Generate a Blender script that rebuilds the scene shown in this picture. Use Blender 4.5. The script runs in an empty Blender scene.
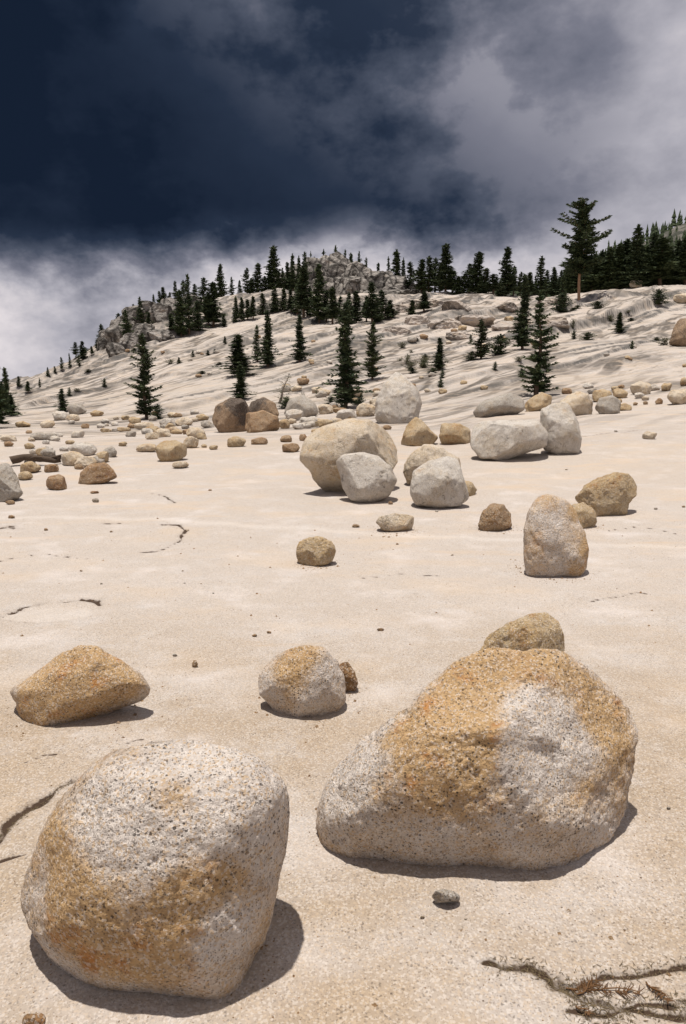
import bpy, bmesh, math, random
import numpy as np
from mathutils import Vector
R = math.radians
C = bpy.context.scene.collection
rng = np.random.default_rng(7)
random.seed(7)

# ---------------------------------------------------------------- camera
F = 683.0; CX, CY = 343.0, 512.0; PITCH = R(9.3); EYE = np.array([0.0, 0.0, 1.6])
cd = bpy.data.cameras.new('camera'); cam = bpy.data.objects.new('camera', cd); C.objects.link(cam)
cam.location = EYE; cam.rotation_euler = (R(90) - PITCH, 0, 0)
cd.sensor_fit = 'VERTICAL'; cd.sensor_height = 36; cd.sensor_width = 36; cd.lens = 36 * F / 1024.0
cd.clip_start = 0.05; cd.clip_end = 9000
bpy.context.scene.camera = cam
RT = np.array([1.0, 0, 0]); FW = np.array([0, math.cos(PITCH), -math.sin(PITCH)]); UP = np.array([0, math.sin(PITCH), math.cos(PITCH)])

# ---------------------------------------------------------------- world: storm sky
SUN_EL, SUN_AZ = R(84.5), R(-120)      # azimuth from +Y towards +X
w = bpy.data.worlds.new('World'); bpy.context.scene.world = w; w.use_nodes = True
nt = w.node_tree; N = nt.nodes; L = nt.links; N.clear()
def nd(t, **k):
    n = N.new(t)
    for a, b in k.items(): setattr(n, a, b)
    return n
def mth(op, a, b=None, clamp=False):
    n = N.new('ShaderNodeMath'); n.operation = op; n.use_clamp = clamp
    for i, v in enumerate((a, b)):
        if v is None: continue
        if isinstance(v, (int, float)): n.inputs[i].default_value = v
        else: L.new(v, n.inputs[i])
    return n.outputs[0]
def sstep(v, a, b, c=0.0, d=1.0):
    n = N.new('ShaderNodeMapRange'); n.interpolation_type = 'SMOOTHSTEP'
    L.new(v, n.inputs[0])
    n.inputs[1].default_value = a; n.inputs[2].default_value = b; n.inputs[3].default_value = c; n.inputs[4].default_value = d
    return n.outputs[0]
def noise(vec, scale, detail=5, rough=0.55):
    n = N.new('ShaderNodeTexNoise'); n.inputs['Scale'].default_value = scale
    n.inputs['Detail'].default_value = detail; n.inputs['Roughness'].default_value = rough
    L.new(vec, n.inputs['Vector']); return n.outputs['Fac']
def mapping(vec, loc=(0, 0, 0), rot=(0, 0, 0), sc=(1, 1, 1)):
    n = N.new('ShaderNodeMapping'); L.new(vec, n.inputs[0])
    n.inputs[1].default_value = loc; n.inputs[2].default_value = rot; n.inputs[3].default_value = sc
    return n.outputs[0]
def ramp(fac, stops, interp='LINEAR'):
    n = N.new('ShaderNodeValToRGB'); n.color_ramp.interpolation = interp
    e = n.color_ramp.elements
    while len(e) < len(stops): e.new(0.5)
    for i, (p, c) in enumerate(stops):
        e[i].position = p; e[i].color = (*c, 1)
    L.new(fac, n.inputs[0]); return n.outputs[0]
def mixc(f, a, b, bt='MIX'):
    n = N.new('ShaderNodeMix'); n.data_type = 'RGBA'; n.blend_type = bt
    for i, v in ((0, f), (6, a), (7, b)):
        if isinstance(v, (int, float)): n.inputs[i].default_value = v
        elif isinstance(v, tuple): n.inputs[i].default_value = (*v, 1)
        else: L.new(v, n.inputs[i])
    return n.outputs[2]
tc = nd('ShaderNodeTexCoord').outputs['Generated']
sx = nd('ShaderNodeSeparateXYZ'); L.new(tc, sx.inputs[0])
az = mth('MULTIPLY', mth('ARCTAN2', sx.outputs[0], sx.outputs[1]), 57.2958)
el = mth('MULTIPLY', mth('ARCSINE', sx.outputs[2]), 57.2958)
flat = mapping(tc, rot=(0, R(10), 0), sc=(1, 1, 1.5))
n1 = noise(flat, 2.3, 5, 0.5); n2 = noise(mapping(flat, loc=(3, 1, 7)), 6.5, 8, 0.6); n3 = noise(mapping(flat, loc=(9, 4, 2)), 3.4, 6, 0.58)
w1 = mth('MULTIPLY', mth('SUBTRACT', n1, 0.5), 1.0); w2 = mth('MULTIPLY', mth('SUBTRACT', n2, 0.5), 1.0)
warp = mth('ADD', mth('MULTIPLY', w1, 9.0), mth('MULTIPLY', w2, 3.0))
elw = mth('ADD', el, mth('ADD', mth('MULTIPLY', az, -0.045), warp))
azw = mth('ADD', mth('ADD', az, mth('MULTIPLY', mth('ABSOLUTE', mth('SUBTRACT', el, 19.0)), 0.75)), mth('MULTIPLY', warp, 0.5))
low = sstep(elw, 9.6, 15.0)                     # lower edge of the storm cloud
right = sstep(azw, 16.0, 34.0, 1.0, 0.0)         # its right edge
left_far = sstep(az, -95.0, -60.0)              # the storm ends well off to the left
top = sstep(mth('ADD', el, mth('MULTIPLY', az, 0.62)), 10.0, 31.0, 1.0, 0.42)
top2 = sstep(el, 38.0, 80.0, 1.0, 0.85)
dark = mth('MULTIPLY', mth('MULTIPLY', low, right), mth('MULTIPLY', mth('MULTIPLY', top, top2), left_far))
fine = mth('ADD', mth('MULTIPLY', mth('SUBTRACT', n3, 0.5), 1.15), mth('MULTIPLY', w2, 0.55))
grey = mth('MULTIPLY', mth('MINIMUM', mth('ADD', sstep(az, 6.0, 20.0, 0.15, 0.17), mth('MULTIPLY', fine, sstep(az, 6.0, 20.0, 2.0, 0.9)), True), 0.52), sstep(az, 8.0, 24.0, 1.0, 0.75))
grey = mth('MULTIPLY', grey, sstep(el, 1.0, 14.0, 0.5, 1.15))
v = mth('ADD', mth('MULTIPLY', grey, mth('SUBTRACT', 1.0, mth('MULTIPLY', dark, 0.85))), mth('MULTIPLY', dark, mth('ADD', 0.96, mth('MULTIPLY', mth('SUBTRACT', n3, 0.5), 0.40))), True)
cloud = ramp(v, [(0.0, (0.74, 0.69, 0.71)), (0.25, (0.42, 0.41, 0.46)), (0.45, (0.19, 0.195, 0.245)), (0.65, (0.070, 0.084, 0.122)), (0.82, (0.020, 0.031, 0.057)), (1.0, (0.0075, 0.014, 0.030))])
sky = nd('ShaderNodeTexSky'); sky.sky_type = 'NISHITA'; sky.sun_disc = False; sky.sun_elevation = SUN_EL; sky.sun_rotation = SUN_AZ
skyc = mixc(1.0, sky.outputs[0], (0.06, 0.06, 0.06), 'MULTIPLY')
# broken cloud behind the viewer, solid overcast ahead
ahead = sstep(mth('ABSOLUTE', az), 70.0, 120.0, 1.0, 0.0)
ahead = mth('MULTIPLY', ahead, sstep(el, 45.0, 70.0, 1.0, 0.0))
cover = mth('MAXIMUM', ahead, sstep(n1, 0.40, 0.55))
out = mixc(cover, skyc, cloud)
bg = nd('ShaderNodeBackground'); L.new(out, bg.inputs[0]); bg.inputs[1].default_value = 1.0
wo = nd('ShaderNodeOutputWorld'); L.new(bg.outputs[0], wo.inputs[0])

# ---------------------------------------------------------------- sun, exposure
sd = bpy.data.lights.new('sun', 'SUN'); sd.energy = 5.0; sd.angle = R(1.0); sd.color = (1.0, 0.95, 0.88)
so = bpy.data.objects.new('sun', sd); C.objects.link(so)
to_sun = Vector((math.sin(SUN_AZ) * math.cos(SUN_EL), math.cos(SUN_AZ) * math.cos(SUN_EL), math.sin(SUN_EL)))
so.rotation_euler = to_sun.to_track_quat('Z', 'Y').to_euler(); so.location = (-20, 20, 60)
vs = bpy.context.scene.view_settings
vs.view_transform = 'Standard'; vs.look = 'None'; vs.exposure = 0.07; vs.gamma = 1.0

# ---------------------------------------------------------------- numeric noise
def _hash(ix, iy, iz, s):
    h = (ix * 374761393 + iy * 668265263 + iz * 1274126177 + s * 974634777) & 0xffffffff
    h = ((h ^ (h >> 13)) * 1103515245) & 0xffffffff
    h = (h ^ (h >> 16)) & 0xffffffff
    h = (h * 224682251) & 0xffffffff
    return ((h >> 8) & 0xffff) / 65535.0
def vnoise(x, y, z=0.0, s=0):
    x, y, z = np.broadcast_arrays(np.asarray(x, float), np.asarray(y, float), np.asarray(z, float))
    xi = np.floor(x).astype(np.int64); yi = np.floor(y).astype(np.int64); zi = np.floor(z).astype(np.int64)
    fx = x - xi; fy = y - yi; fz = z - zi
    fx = fx * fx * fx * (fx * (fx * 6 - 15) + 10); fy = fy * fy * fy * (fy * (fy * 6 - 15) + 10); fz = fz * fz * fz * (fz * (fz * 6 - 15) + 10)
    r = 0
    for a in (0, 1):
        for b in (0, 1):
            for c in (0, 1):
                r = r + _hash(xi + a, yi + b, zi + c, s) * (fx if a else 1 - fx) * (fy if b else 1 - fy) * (fz if c else 1 - fz)
    return r * 2 - 1
def fbm(x, y, z=0.0, o=4, s=0, g=0.5):
    a = 1.0; r = 0; f = 1.0
    for i in range(o):
        r = r + a * vnoise(x * f + 17.3 * i, y * f - 9.1 * i, np.asarray(z) * f + 3.7 * i, s + i); a *= g; f *= 2.03
    return r
def ss(x, a, b):
    t = np.clip((x - a) / (b - a), 0, 1); return t * t * (3 - 2 * t)

# ---------------------------------------------------------------- terrain heights
COLS = np.array([-1200, -300, 0, 30, 60, 80, 100, 115, 134, 151, 185, 240, 300, 343, 450, 560, 686, 1000, 1800], float)
def cr(vals, cols=(0, 100, 200, 343, 450, 560, 686)):
    vals = list(vals); return np.interp(COLS, cols, vals)
TD = [30, 45, 70, 100, 135]
TR = [cr([434, 434, 432, 426, 423, 414, 404]),
      cr([420, 419, 412, 403, 396, 384, 374]),
      cr([404, 393, 374, 357, 352, 348, 340]),
      cr([395, 366, 336, 320, 315, 316, 306]),
      np.interp(COLS, [-1200, -300, 0, 30, 60, 80, 100, 115, 134, 151, 215, 300, 450, 560, 620, 686, 1800],
                [420, 404, 389, 381, 369, 358, 345, 332, 317, 306, 297, 290, 292, 294, 288, 283, 270])]
TR[0][:2] = [440, 438]; TR[1][:2] = [428, 424]; TR[2][:2] = [425, 412]; TR[3][:2] = [422, 406]
def row2tan(row): return np.tan(np.arctan((CY - row) / F) - PITCH)
U = (COLS - CX) / F
DL = [8.0, 13.0, 20.0] + TD + [170.0, 260.0, 500.0, 1200.0]
ZT = [np.zeros_like(U), np.interp(COLS, [0, 343, 686], [0.08, 0.12, 0.28]), np.interp(COLS, [0, 343, 686], [0.42, 0.55, 0.92])]
for d, r in zip(TD, TR): ZT.append(1.6 + d * row2tan(r))
zc = ZT[-1]
ZT += [zc * 1.0 - 0.5, zc * 0.72 - 6, zc * 0.2 - 22, zc * 0 - 34]
ZT = np.array(ZT)
nu, nl = 420, 460
UG = np.linspace(-1.9, 1.9, nu); LG = np.linspace(math.log(6), math.log(1300), nl)
tmp = np.array([np.interp(UG, U, z) for z in ZT])
LUT = np.array([np.interp(LG, np.log(DL), tmp[:, i]) for i in range(nu)]).T
def blur(a, k, ax):
    p = np.pad(a, [(k, k) if i == ax else (0, 0) for i in range(2)], mode='edge')
    c = np.cumsum(p, axis=ax); c = np.insert(c, 0, 0, axis=ax)
    n = 2 * k + 1
    return (np.take(c, range(n, c.shape[ax]), ax) - np.take(c, range(0, c.shape[ax] - n), ax)) / n
for _ in range(2):
    LUT = blur(LUT, 7, 0); LUT = blur(LUT, 2, 1)
def base_h(x, y):
    x = np.asarray(x, float); y = np.asarray(y, float)
    D = np.maximum(y, 0.5)
    u = np.clip(x / np.maximum(D, 6), -1.89, 1.89)
    fu = (u - UG[0]) / (UG[1] - UG[0]); fl = (np.log(np.clip(D, 6.01, 1290)) - LG[0]) / (LG[1] - LG[0])
    iu = np.clip(fu.astype(int), 0, nu - 2); il = np.clip(fl.astype(int), 0, nl - 2); fu = fu - iu; fl = fl - il
    z = (LUT[il, iu] * (1 - fu) + LUT[il, iu + 1] * fu) * (1 - fl) + (LUT[il + 1, iu] * (1 - fu) + LUT[il + 1, iu + 1] * fu) * fl
    return z * ss(D, 6, 12)
def ray(px, py):
    d = RT * (px - CX) / F + UP * (CY - py) / F + FW
    return d
SR = np.concatenate([np.arange(1.0, 30, 0.15), np.arange(30, 210, 0.4)])
def hit(px, py, hf, tmax=205):
    d = ray(px, py); s = SR
    g = EYE[2] + s * d[2] - hf(s * d[0], s * d[1])
    k = np.where(g < 0)[0]
    if len(k) == 0 or s[k[0]] > tmax: return None
    k = k[0]
    if k == 0: return s[0] * d
    t = s[k - 1] + (s[k] - s[k - 1]) * g[k - 1] / (g[k - 1] - g[k])
    return np.array([t * d[0], t * d[1], EYE[2] + t * d[2]])
# ledges of the sheeting granite: crest line in the view, riser height in metres
LEDGES = []
for pts, h in [([(528, 336), (560, 333), (600, 326), (630, 318), (665, 308)], 1.25), ([(600, 306), (640, 302), (690, 296)], 0.9),
               ([(540, 322), (580, 312), (615, 305)], 0.7),
               ([(380, 392), (440, 386), (500, 372), (545, 362)], 0.35), ([(300, 381), (350, 372), (430, 366)], 0.4),
               ([(560, 349), (620, 344), (680, 336)], 0.3), ([(330, 352), (400, 345), (470, 336)], 0.55), ([(200, 352), (255, 343), (330, 338)], 0.5),
               ([(20, 407), (60, 397), (130, 380), (190, 372)], 0.45), ([(30, 394), (80, 379), (140, 360), (185, 352)], 0.5), ([(60, 380), (100, 366), (150, 348)], 0.5),
               ([(120, 356), (160, 342), (205, 334)], 0.7), ([(150, 414), (210, 400), (240, 390)], 0.3), ([(420, 322), (470, 318), (520, 312)], 0.8), ([(215, 322), (260, 314), (300, 306)], 0.8),
               ([(600, 368), (640, 361), (690, 355)], 0.2), ([(430, 405), (500, 398), (560, 388)], 0.15)]:
    P = [hit(a, b, base_h) for a, b in pts]; P = [p for p in P if p is not None]
    if len(P) < 2: continue
    P = np.array(P); LEDGES.append((P[:, 0] / P[:, 1], P[:, 1], h * 1.35))
# cracks in the near rock: polylines on the ground (pixels), width m, depth m
def gp(px, py):
    d = ray(px, py); t = EYE[2] / -d[2]; return (t * d[0], t * d[1])
CRACKS = [([(-20, 846), (0, 829), (14, 818), (30, 806), (44, 796), (58, 784), (76, 776)], 0.014, 0.05),
          ([(-15, 862), (4, 856), (20, 851), (32, 848)], 0.009, 0.03),
          ([(-10, 619), (4, 611), (22, 605), (50, 601), (78, 598), (98, 600), (101, 604)], 0.014, 0.05),
          ([(8, 618), (20, 622), (38, 624)], 0.006, 0.012),
          ([(488, 964), (505, 968), (528, 966), (540, 972), (552, 981), (572, 986), (600, 975), (632, 971), (660, 968), (700, 962)], 0.010, 0.035),
          ([(560, 980), (585, 1000), (610, 1008), (650, 1010), (700, 1012)], 0.010, 0.03),
          ([(575, 1010), (600, 1016), (640, 1004), (690, 1000)], 0.007, 0.02),
          ([(163, 527), (178, 526), (186, 530), (178, 541), (160, 549), (140, 551)], 0.016, 0.03),
          ([(100, 526), (115, 524), (127, 525)], 0.012, 0.02), ([(150, 498), (165, 501), (175, 507)], 0.02, 0.02),
          ([(555, 462), (585, 462), (640, 458)], 0.02, 0.03), ([(610, 530), (640, 526), (680, 534)], 0.012, 0.015),
          ([(560, 448), (600, 440), (660, 445)], 0.02, 0.02), ([(0, 529), (10, 527), (16, 529)], 0.03, 0.02),
          ([(360, 575), (400, 571), (440, 574)], 0.006, 0.008), ([(0, 560), (40, 552), (90, 556)], 0.008, 0.01), ([(590, 600), (640, 592), (690, 597)], 0.006, 0.01),
          ([(20, 760), (40, 752), (58, 753)], 0.006, 0.012), ([(124, 745), (136, 740), (142, 739)], 0.006, 0.015)]
CRW = [(np.array([gp(*p) for p in pts]), wd * (1.5 if pts[0][1] < 640 else 1.25), dp) for pts, wd, dp in CRACKS]
DIKE = np.array([gp(*p) for p in [(-60, 519), (60, 519), (200, 524), (320, 529), (440, 536), (560, 541), (686, 548), (800, 553)]])
POT = (np.array(gp(48, 612)), 0.42)
def polydist(x, y, P):
    d = np.full(np.shape(x), 1e9); 
    for a, b in zip(P[:-1], P[1:]):
        v = b - a; t = np.clip(((x - a[0]) * v[0] + (y - a[1]) * v[1]) / (v @ v), 0, 1)
        d = np.minimum(d, np.hypot(x - a[0] - t * v[0], y - a[1] - t * v[1]))
    return d
def height(x, y, attrs=False):
    x = np.asarray(x, float); y = np.asarray(y, float)
    z = base_h(x, y); D = np.hypot(x, np.maximum(y, 0)); far = ss(y, 14, 60)
    # undulation
    z = z + 0.035 * fbm(x * 0.45, y * 0.3, 0, 3, 3) + 0.012 * fbm(x * 2.1, y * 1.6, 0, 3, 5)
    z = z + far * (0.30 * fbm(x * 0.045, y * 0.05, 0, 3, 11) + 0.05 * fbm(x * 0.22, y * 0.4, 0, 3, 15))
    z = z + ss(y, 70, 130) * 0.5 * fbm(x * 0.09, y * 0.2, 0, 4, 17)
    led = np.zeros_like(z)
    # procedural sheeting terraces
    t = 8.5 * (np.log(np.maximum(y, 5)) - x / 75.0) + 0.8 * fbm(x * 0.025, y * 0.02, 0, 3, 21) + 0.06 * fbm(x * 0.25, y * 0.2, 0, 2, 25)
    f = t - np.floor(t); k = np.floor(t)
    amp = ss(y, 28, 60) * (1 - ss(y, 150, 260)) * 0.0055 * y * np.clip(0.1 + 1.3 * vnoise(x * 0.05, k * 3.1, 0, 31), 0, 1.2)
    prof = ss(f, 0.0, 0.10) - f
    for K_, s_, a_ in ((19.0, 61, 0.0024), (41.0, 67, 0.0009)):
        t2 = K_ * (np.log(np.maximum(y, 5)) - x / 65.0) + 1.5 * fbm(x * 0.03, y * 0.02, 0, 3, s_) + 0.10 * fbm(x * 0.3, y * 0.25, 0, 2, s_ + 3); f2 = t2 - np.floor(t2)
        a2 = ss(y, 24, 55) * (1 - ss(y, 150, 260)) * a_ * y * np.clip(-0.1 + 1.9 * vnoise(x * 0.09, np.floor(t2) * 5.3, 0, s_ + 7), 0, 1.3)
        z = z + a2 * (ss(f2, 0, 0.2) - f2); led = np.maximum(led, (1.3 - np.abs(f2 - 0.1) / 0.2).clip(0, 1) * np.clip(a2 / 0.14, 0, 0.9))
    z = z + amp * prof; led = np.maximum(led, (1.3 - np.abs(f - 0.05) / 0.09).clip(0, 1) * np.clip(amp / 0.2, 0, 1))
    u = x / np.maximum(y, 5); wob = fbm(x * 0.3, 0, 0, 3, 41)
    for lu, ld, h in LEDGES:
        Dl = np.interp(u, lu, ld) + wob * 0.5 * h
        e = ss(u, lu[0] - 0.02, lu[0] + 0.03) * (1 - ss(u, lu[-1] - 0.03, lu[-1] + 0.02))
        hh = h * e * (0.75 + 0.35 * vnoise(x * 0.4, 3.3, 0, 43))
        q = y - Dl; w = 0.35 + 0.2 * h
        z = z + hh * (ss(q, -w, w)) * np.exp(-np.maximum(q, 0) / (10 + 8 * h))
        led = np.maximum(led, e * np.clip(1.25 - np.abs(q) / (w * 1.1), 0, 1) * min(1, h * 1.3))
    near = (y > 0.5) & (y < 30) & (np.abs(u) < 1.2)
    cr_ = np.zeros_like(z); dk = np.zeros_like(z)
    if np.any(near):
        xn = x[near] if x.ndim else x; yn = y[near] if y.ndim else y
        jx = xn + 0.020 * fbm(xn * 7, yn * 7, 0, 3, 51); jy = yn + 0.020 * fbm(xn * 7, yn * 7, 5.0, 3, 52)
        c = np.zeros_like(xn); dz = np.zeros_like(xn)
        for P, wd, dp in CRW:
            dd = polydist(jx, jy, P); ww = 0.72 * wd * (0.8 + 0.5 * vnoise(xn * 9, yn * 9, 0, 55))
            m = np.clip(1 - (dd / (2.6 * ww)) ** 2, 0, 1) ** 2; dz = dz - 0.28 * dp * m; c = np.maximum(c, np.clip(1 - dd / (4.5 * ww), 0, 1))
        dd = np.hypot((jx - POT[0][0]) / 1.0, (jy - POT[0][1]) / 0.55); dz = dz - 0.02 * (1 - ss(dd, POT[1] * 0.75, POT[1]))
        dpan = 1 - ss(dd, POT[1] * 0.7, POT[1] * 0.98)
        # sheet edge: rock below the left crack lies lower
        dkk = polydist(xn + 0.05 * fbm(xn * 2, yn * 2, 0, 2, 58), yn + 0.05 * fbm(xn * 2, yn * 2, 4., 2, 59), DIKE)
        dkk = np.maximum(1 - ss(dkk, 0.0, 0.16), 0.8 * dpan)
        if x.ndim: z[near] += dz; cr_[near] = c; dk[near] = dkk
        else: z = z + dz
    if attrs: return z, cr_, led, dk
    return z
# ---------------------------------------------------------------- materials
def material(name):
    global N, L
    m = bpy.data.materials.new(name); m.use_nodes = True; N = m.node_tree.nodes; L = m.node_tree.links; N.clear()
    return m
def finish(col, rough=0.85, bump=None, bstr=0.5, bdist=0.01, spec=0.25):
    b = N.new('ShaderNodeBsdfPrincipled'); o = N.new('ShaderNodeOutputMaterial'); L.new(b.outputs[0], o.inputs[0])
    if isinstance(col, tuple): b.inputs['Base Color'].default_value = (*col, 1)
    else: L.new(col, b.inputs['Base Color'])
    b.inputs['Roughness'].default_value = rough; b.inputs['Specular IOR Level'].default_value = spec
    if bump is not None:
        n = N.new('ShaderNodeBump'); n.inputs['Strength'].default_value = bstr; n.inputs['Distance'].default_value = bdist
        L.new(bump, n.inputs['Height']); L.new(n.outputs[0], b.inputs['Normal'])
def attr(name):
    n = N.new('ShaderNodeAttribute'); n.attribute_name = name; return n.outputs['Fac']
def voro(vec, scale, feature='F1'):
    n = N.new('ShaderNodeTexVoronoi'); n.feature = feature; n.inputs['Scale'].default_value = scale; L.new(vec, n.inputs['Vector'])
    return n
def flecks(vec, scale, share, rad):
    """dark mineral grains: 1 where a grain is"""
    dn = N.new('ShaderNodeTexNoise'); dn.inputs['Scale'].default_value = scale * 1.7; dn.inputs['Detail'].default_value = 1; L.new(vec, dn.inputs['Vector'])
    va = N.new('ShaderNodeVectorMath'); va.operation = 'MULTIPLY_ADD'; L.new(dn.outputs['Color'], va.inputs[0]); va.inputs[1].default_value = (0.9 / scale,) * 3; L.new(vec, va.inputs[2])
    v = voro(va.outputs[0], scale); s = N.new('ShaderNodeSeparateColor'); L.new(v.outputs['Color'], s.inputs[0])
    pick = mth('LESS_THAN', s.outputs[0], share)
    r = sstep(v.outputs['Distance'], rad * 0.75, rad * 1.1, 1.0, 0.0)
    return mth('MULTIPLY', pick, r)
def granite_base(vec, pale, warm, grain=1.0, contrast=1.0, base=None):
    """crystalline granite: base tone broken into light and dark grains"""
    a = voro(vec, 150 * grain); s = N.new('ShaderNodeSeparateColor'); L.new(a.outputs['Color'], s.inputs[0])
    c = pale if base is None else base
    c = mixc(mth('MULTIPLY', s.outputs[1], 0.45 * contrast), c, (0.60, 0.56, 0.52), 'MULTIPLY')
    c = mixc(mth('MULTIPLY', mth('LESS_THAN', s.outputs[2], 0.22), 0.40 * contrast), c, (0.72, 0.66, 0.60))
    c = mixc(mth('MULTIPLY', mth('GREATER_THAN', s.outputs[2], 0.80), 0.5 * contrast), c, warm)
    f1 = flecks(vec, 95 * grain, 0.22, 0.40); f2 = flecks(mapping(vec, loc=(5, 3, 1)), 190 * grain, 0.26, 0.46)
    cl = noise(vec, 5, 4, 0.6); f1 = mth('MULTIPLY', f1, sstep(cl, 0.35, 0.6, 0.25, 1.0))
    c = mixc(mth('MULTIPLY', f2, 0.66 * contrast), c, (0.085, 0.062, 0.045)); c = mixc(mth('MULTIPLY', f1, 0.82 * contrast), c, (0.045, 0.036, 0.03))
    h = mth('ADD', mth('MULTIPLY', s.outputs[0], 0.5), mth('MULTIPLY', f1, -0.8))
    return c, h
def ground_mat():
    m = material('granite_slab')
    g = N.new('ShaderNodeNewGeometry').outputs['Position']
    sep = N.new('ShaderNodeSeparateXYZ'); L.new(g, sep.inputs[0])
    big0 = noise(mapping(g, sc=(0.8, 1.1, 1)), 1.1, 7, 0.65)
    nearm = sstep(sep.outputs[1], 2.6, 6.0, 1.0, 0.15)
    gb = mixc(mth('MULTIPLY', sstep(big0, 0.33, 0.58), nearm), (0.425, 0.378, 0.34), (0.33, 0.262, 0.195))
    gb = mixc(mth('MULTIPLY', sstep(noise(mapping(g, loc=(3, 9, 0)), 2.3, 8, 0.7), 0.50, 0.68), 0.5), gb, (0.45, 0.42, 0.40))
    col, h = granite_base(g, (0.40, 0.35, 0.31), (0.50, 0.38, 0.26), 1.0, 0.62, gb)
    big = noise(mapping(g, sc=(0.8, 1.1, 1)), 0.9, 5, 0.6)
    col = mixc(mth('MULTIPLY', sstep(big, 0.48, 0.70), 0.34), col, mixc(0.6, col, (0.54, 0.39, 0.24)))
    pale = noise(mapping(g, loc=(7, 2, 0)), 1.5, 5, 0.6)
    col = mixc(mth('MULTIPLY', sstep(pale, 0.50, 0.80), 0.35), col, (0.66, 0.61, 0.59))
    # long thin streaks of lichen and washed dirt on the far slope
    farm = sstep(sep.outputs[1], 12.0, 42.0)
    def along(deg, sc, loc=(0, 0, 0)): return mapping(mapping(g, rot=(0, 0, R(-deg)), loc=loc), sc=sc)
    st = noise(along(58, (0.035, 0.22, 0.3)), 1.0, 9, 0.70)
    col = mixc(mth('MULTIPLY', mth('MULTIPLY', sstep(st, 0.48, 0.66), 0.42), farm), col, (0.29, 0.26, 0.23))
    def joints(deg, sc, loc, w0, w1, m0, m1, k):
        ln = noise(along(deg, sc, loc), 1.0, 4, 0.5); mk = sstep(noise(mapping(g, loc=loc, sc=(0.07, 0.09, 0.1)), 1.0, 4, 0.6), m0, m1)
        return mth('MULTIPLY', mth('MULTIPLY', sstep(mth('ABSOLUTE', mth('SUBTRACT', ln, 0.5)), w0, w1, 1.0, 0.0), mk), k)
    ln2 = mth('MAXIMUM', joints(60, (0.012, 0.20, 0.2), (5, 2, 1), 0.006, 0.040, 0.40, 0.52, 0.9), joints(52, (0.03, 0.5, 0.3), (1, 7, 3), 0.012, 0.07, 0.46, 0.58, 0.75))
    ln2 = mth('MAXIMUM', ln2, joints(35, (0.02, 0.33, 0.3), (11, 3, 2), 0.008, 0.05, 0.48, 0.58, 0.8))
    col = mixc(mth('MULTIPLY', ln2, farm), col, (0.075, 0.062, 0.05))
    st2 = noise(along(50, (0.14, 0.6, 0.8)), 1.0, 7, 0.74)
    col = mixc(mth('MULTIPLY', mth('MULTIPLY', sstep(st2, 0.58, 0.66), 0.7), farm), col, (0.15, 0.125, 0.10))
    wst = noise(mapping(g, loc=(8, 1, 0), sc=(0.08, 0.18, 1)), 1.0, 7, 0.65)
    col = mixc(mth('MULTIPLY', mth('MULTIPLY', sstep(wst, 0.50, 0.68), 0.5), sstep(sep.outputs[1], 6.0, 20.0)), col, (0.40, 0.33, 0.26))
    st3 = noise(mapping(g, loc=(3, 3, 3), sc=(0.4, 2.2, 1)), 1.0, 5, 0.6)
    col = mixc(mth('MULTIPLY', sstep(st3, 0.66, 0.74), 0.45), col, (0.42, 0.30, 0.19))
    mid = mth('MULTIPLY', sstep(sep.outputs[1], 4.0, 9.0), 0.60)
    st4 = noise(mapping(g, loc=(1, 8, 3), sc=(0.5, 1.6, 1)), 1.0, 8, 0.68)
    col = mixc(mth('MULTIPLY', sstep(st4, 0.52, 0.66), mid), col, (0.46, 0.36, 0.27))
    col = mixc(mth('MULTIPLY', attr('dike'), 0.17), col, (0.72, 0.68, 0.64))
    stk = noise(mapping(g, sc=(0.8, 0.10, 0.10)), 1.0, 5, 0.7)
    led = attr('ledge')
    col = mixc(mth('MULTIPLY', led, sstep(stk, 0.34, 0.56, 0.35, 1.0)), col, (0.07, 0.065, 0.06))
    crk0 = attr('crack'); cn = noise(g, 40, 4, 0.6)
    crk = sstep(mth('ADD', crk0, mth('MULTIPLY', mth('SUBTRACT', noise(g, 28, 5, 0.7), 0.5), 0.7)), 0.58, 0.84)
    crk = mth('MULTIPLY', crk, sstep(noise(g, 7, 4, 0.6), 0.36, 0.52, 0.35, 0.95))
    col = mixc(mth('MULTIPLY', sstep(mth('ADD', crk0, mth('MULTIPLY', mth('SUBTRACT', cn, 0.5), 0.6)), 0.1, 0.6), 0.22), col, (0.22, 0.19, 0.165))
    col = mixc(mth('MULTIPLY', mth('MULTIPLY', crk, 1.5), sstep(cn, 0.2, 0.6, 0.6, 1.0), True), col, (0.05, 0.030, 0.018))
    bn = noise(g, 9, 8, 0.65); bf = noise(g, 75, 4, 0.6)
    fb = mth('ADD', mth('MULTIPLY', noise(mapping(g, sc=(0.5, 1.0, 1.0)), 1.0, 8, 0.72), 8.0), mth('MULTIPLY', ln2, -9.0))
    bump = mth('ADD', mth('ADD', mth('ADD', mth('MULTIPLY', bn, 2.4), mth('MULTIPLY', bf, 0.7)), mth('MULTIPLY', h, 0.25)), mth('MULTIPLY', fb, farm))
    finish(col, 0.88, bump, 0.55, 0.012); return m
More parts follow.
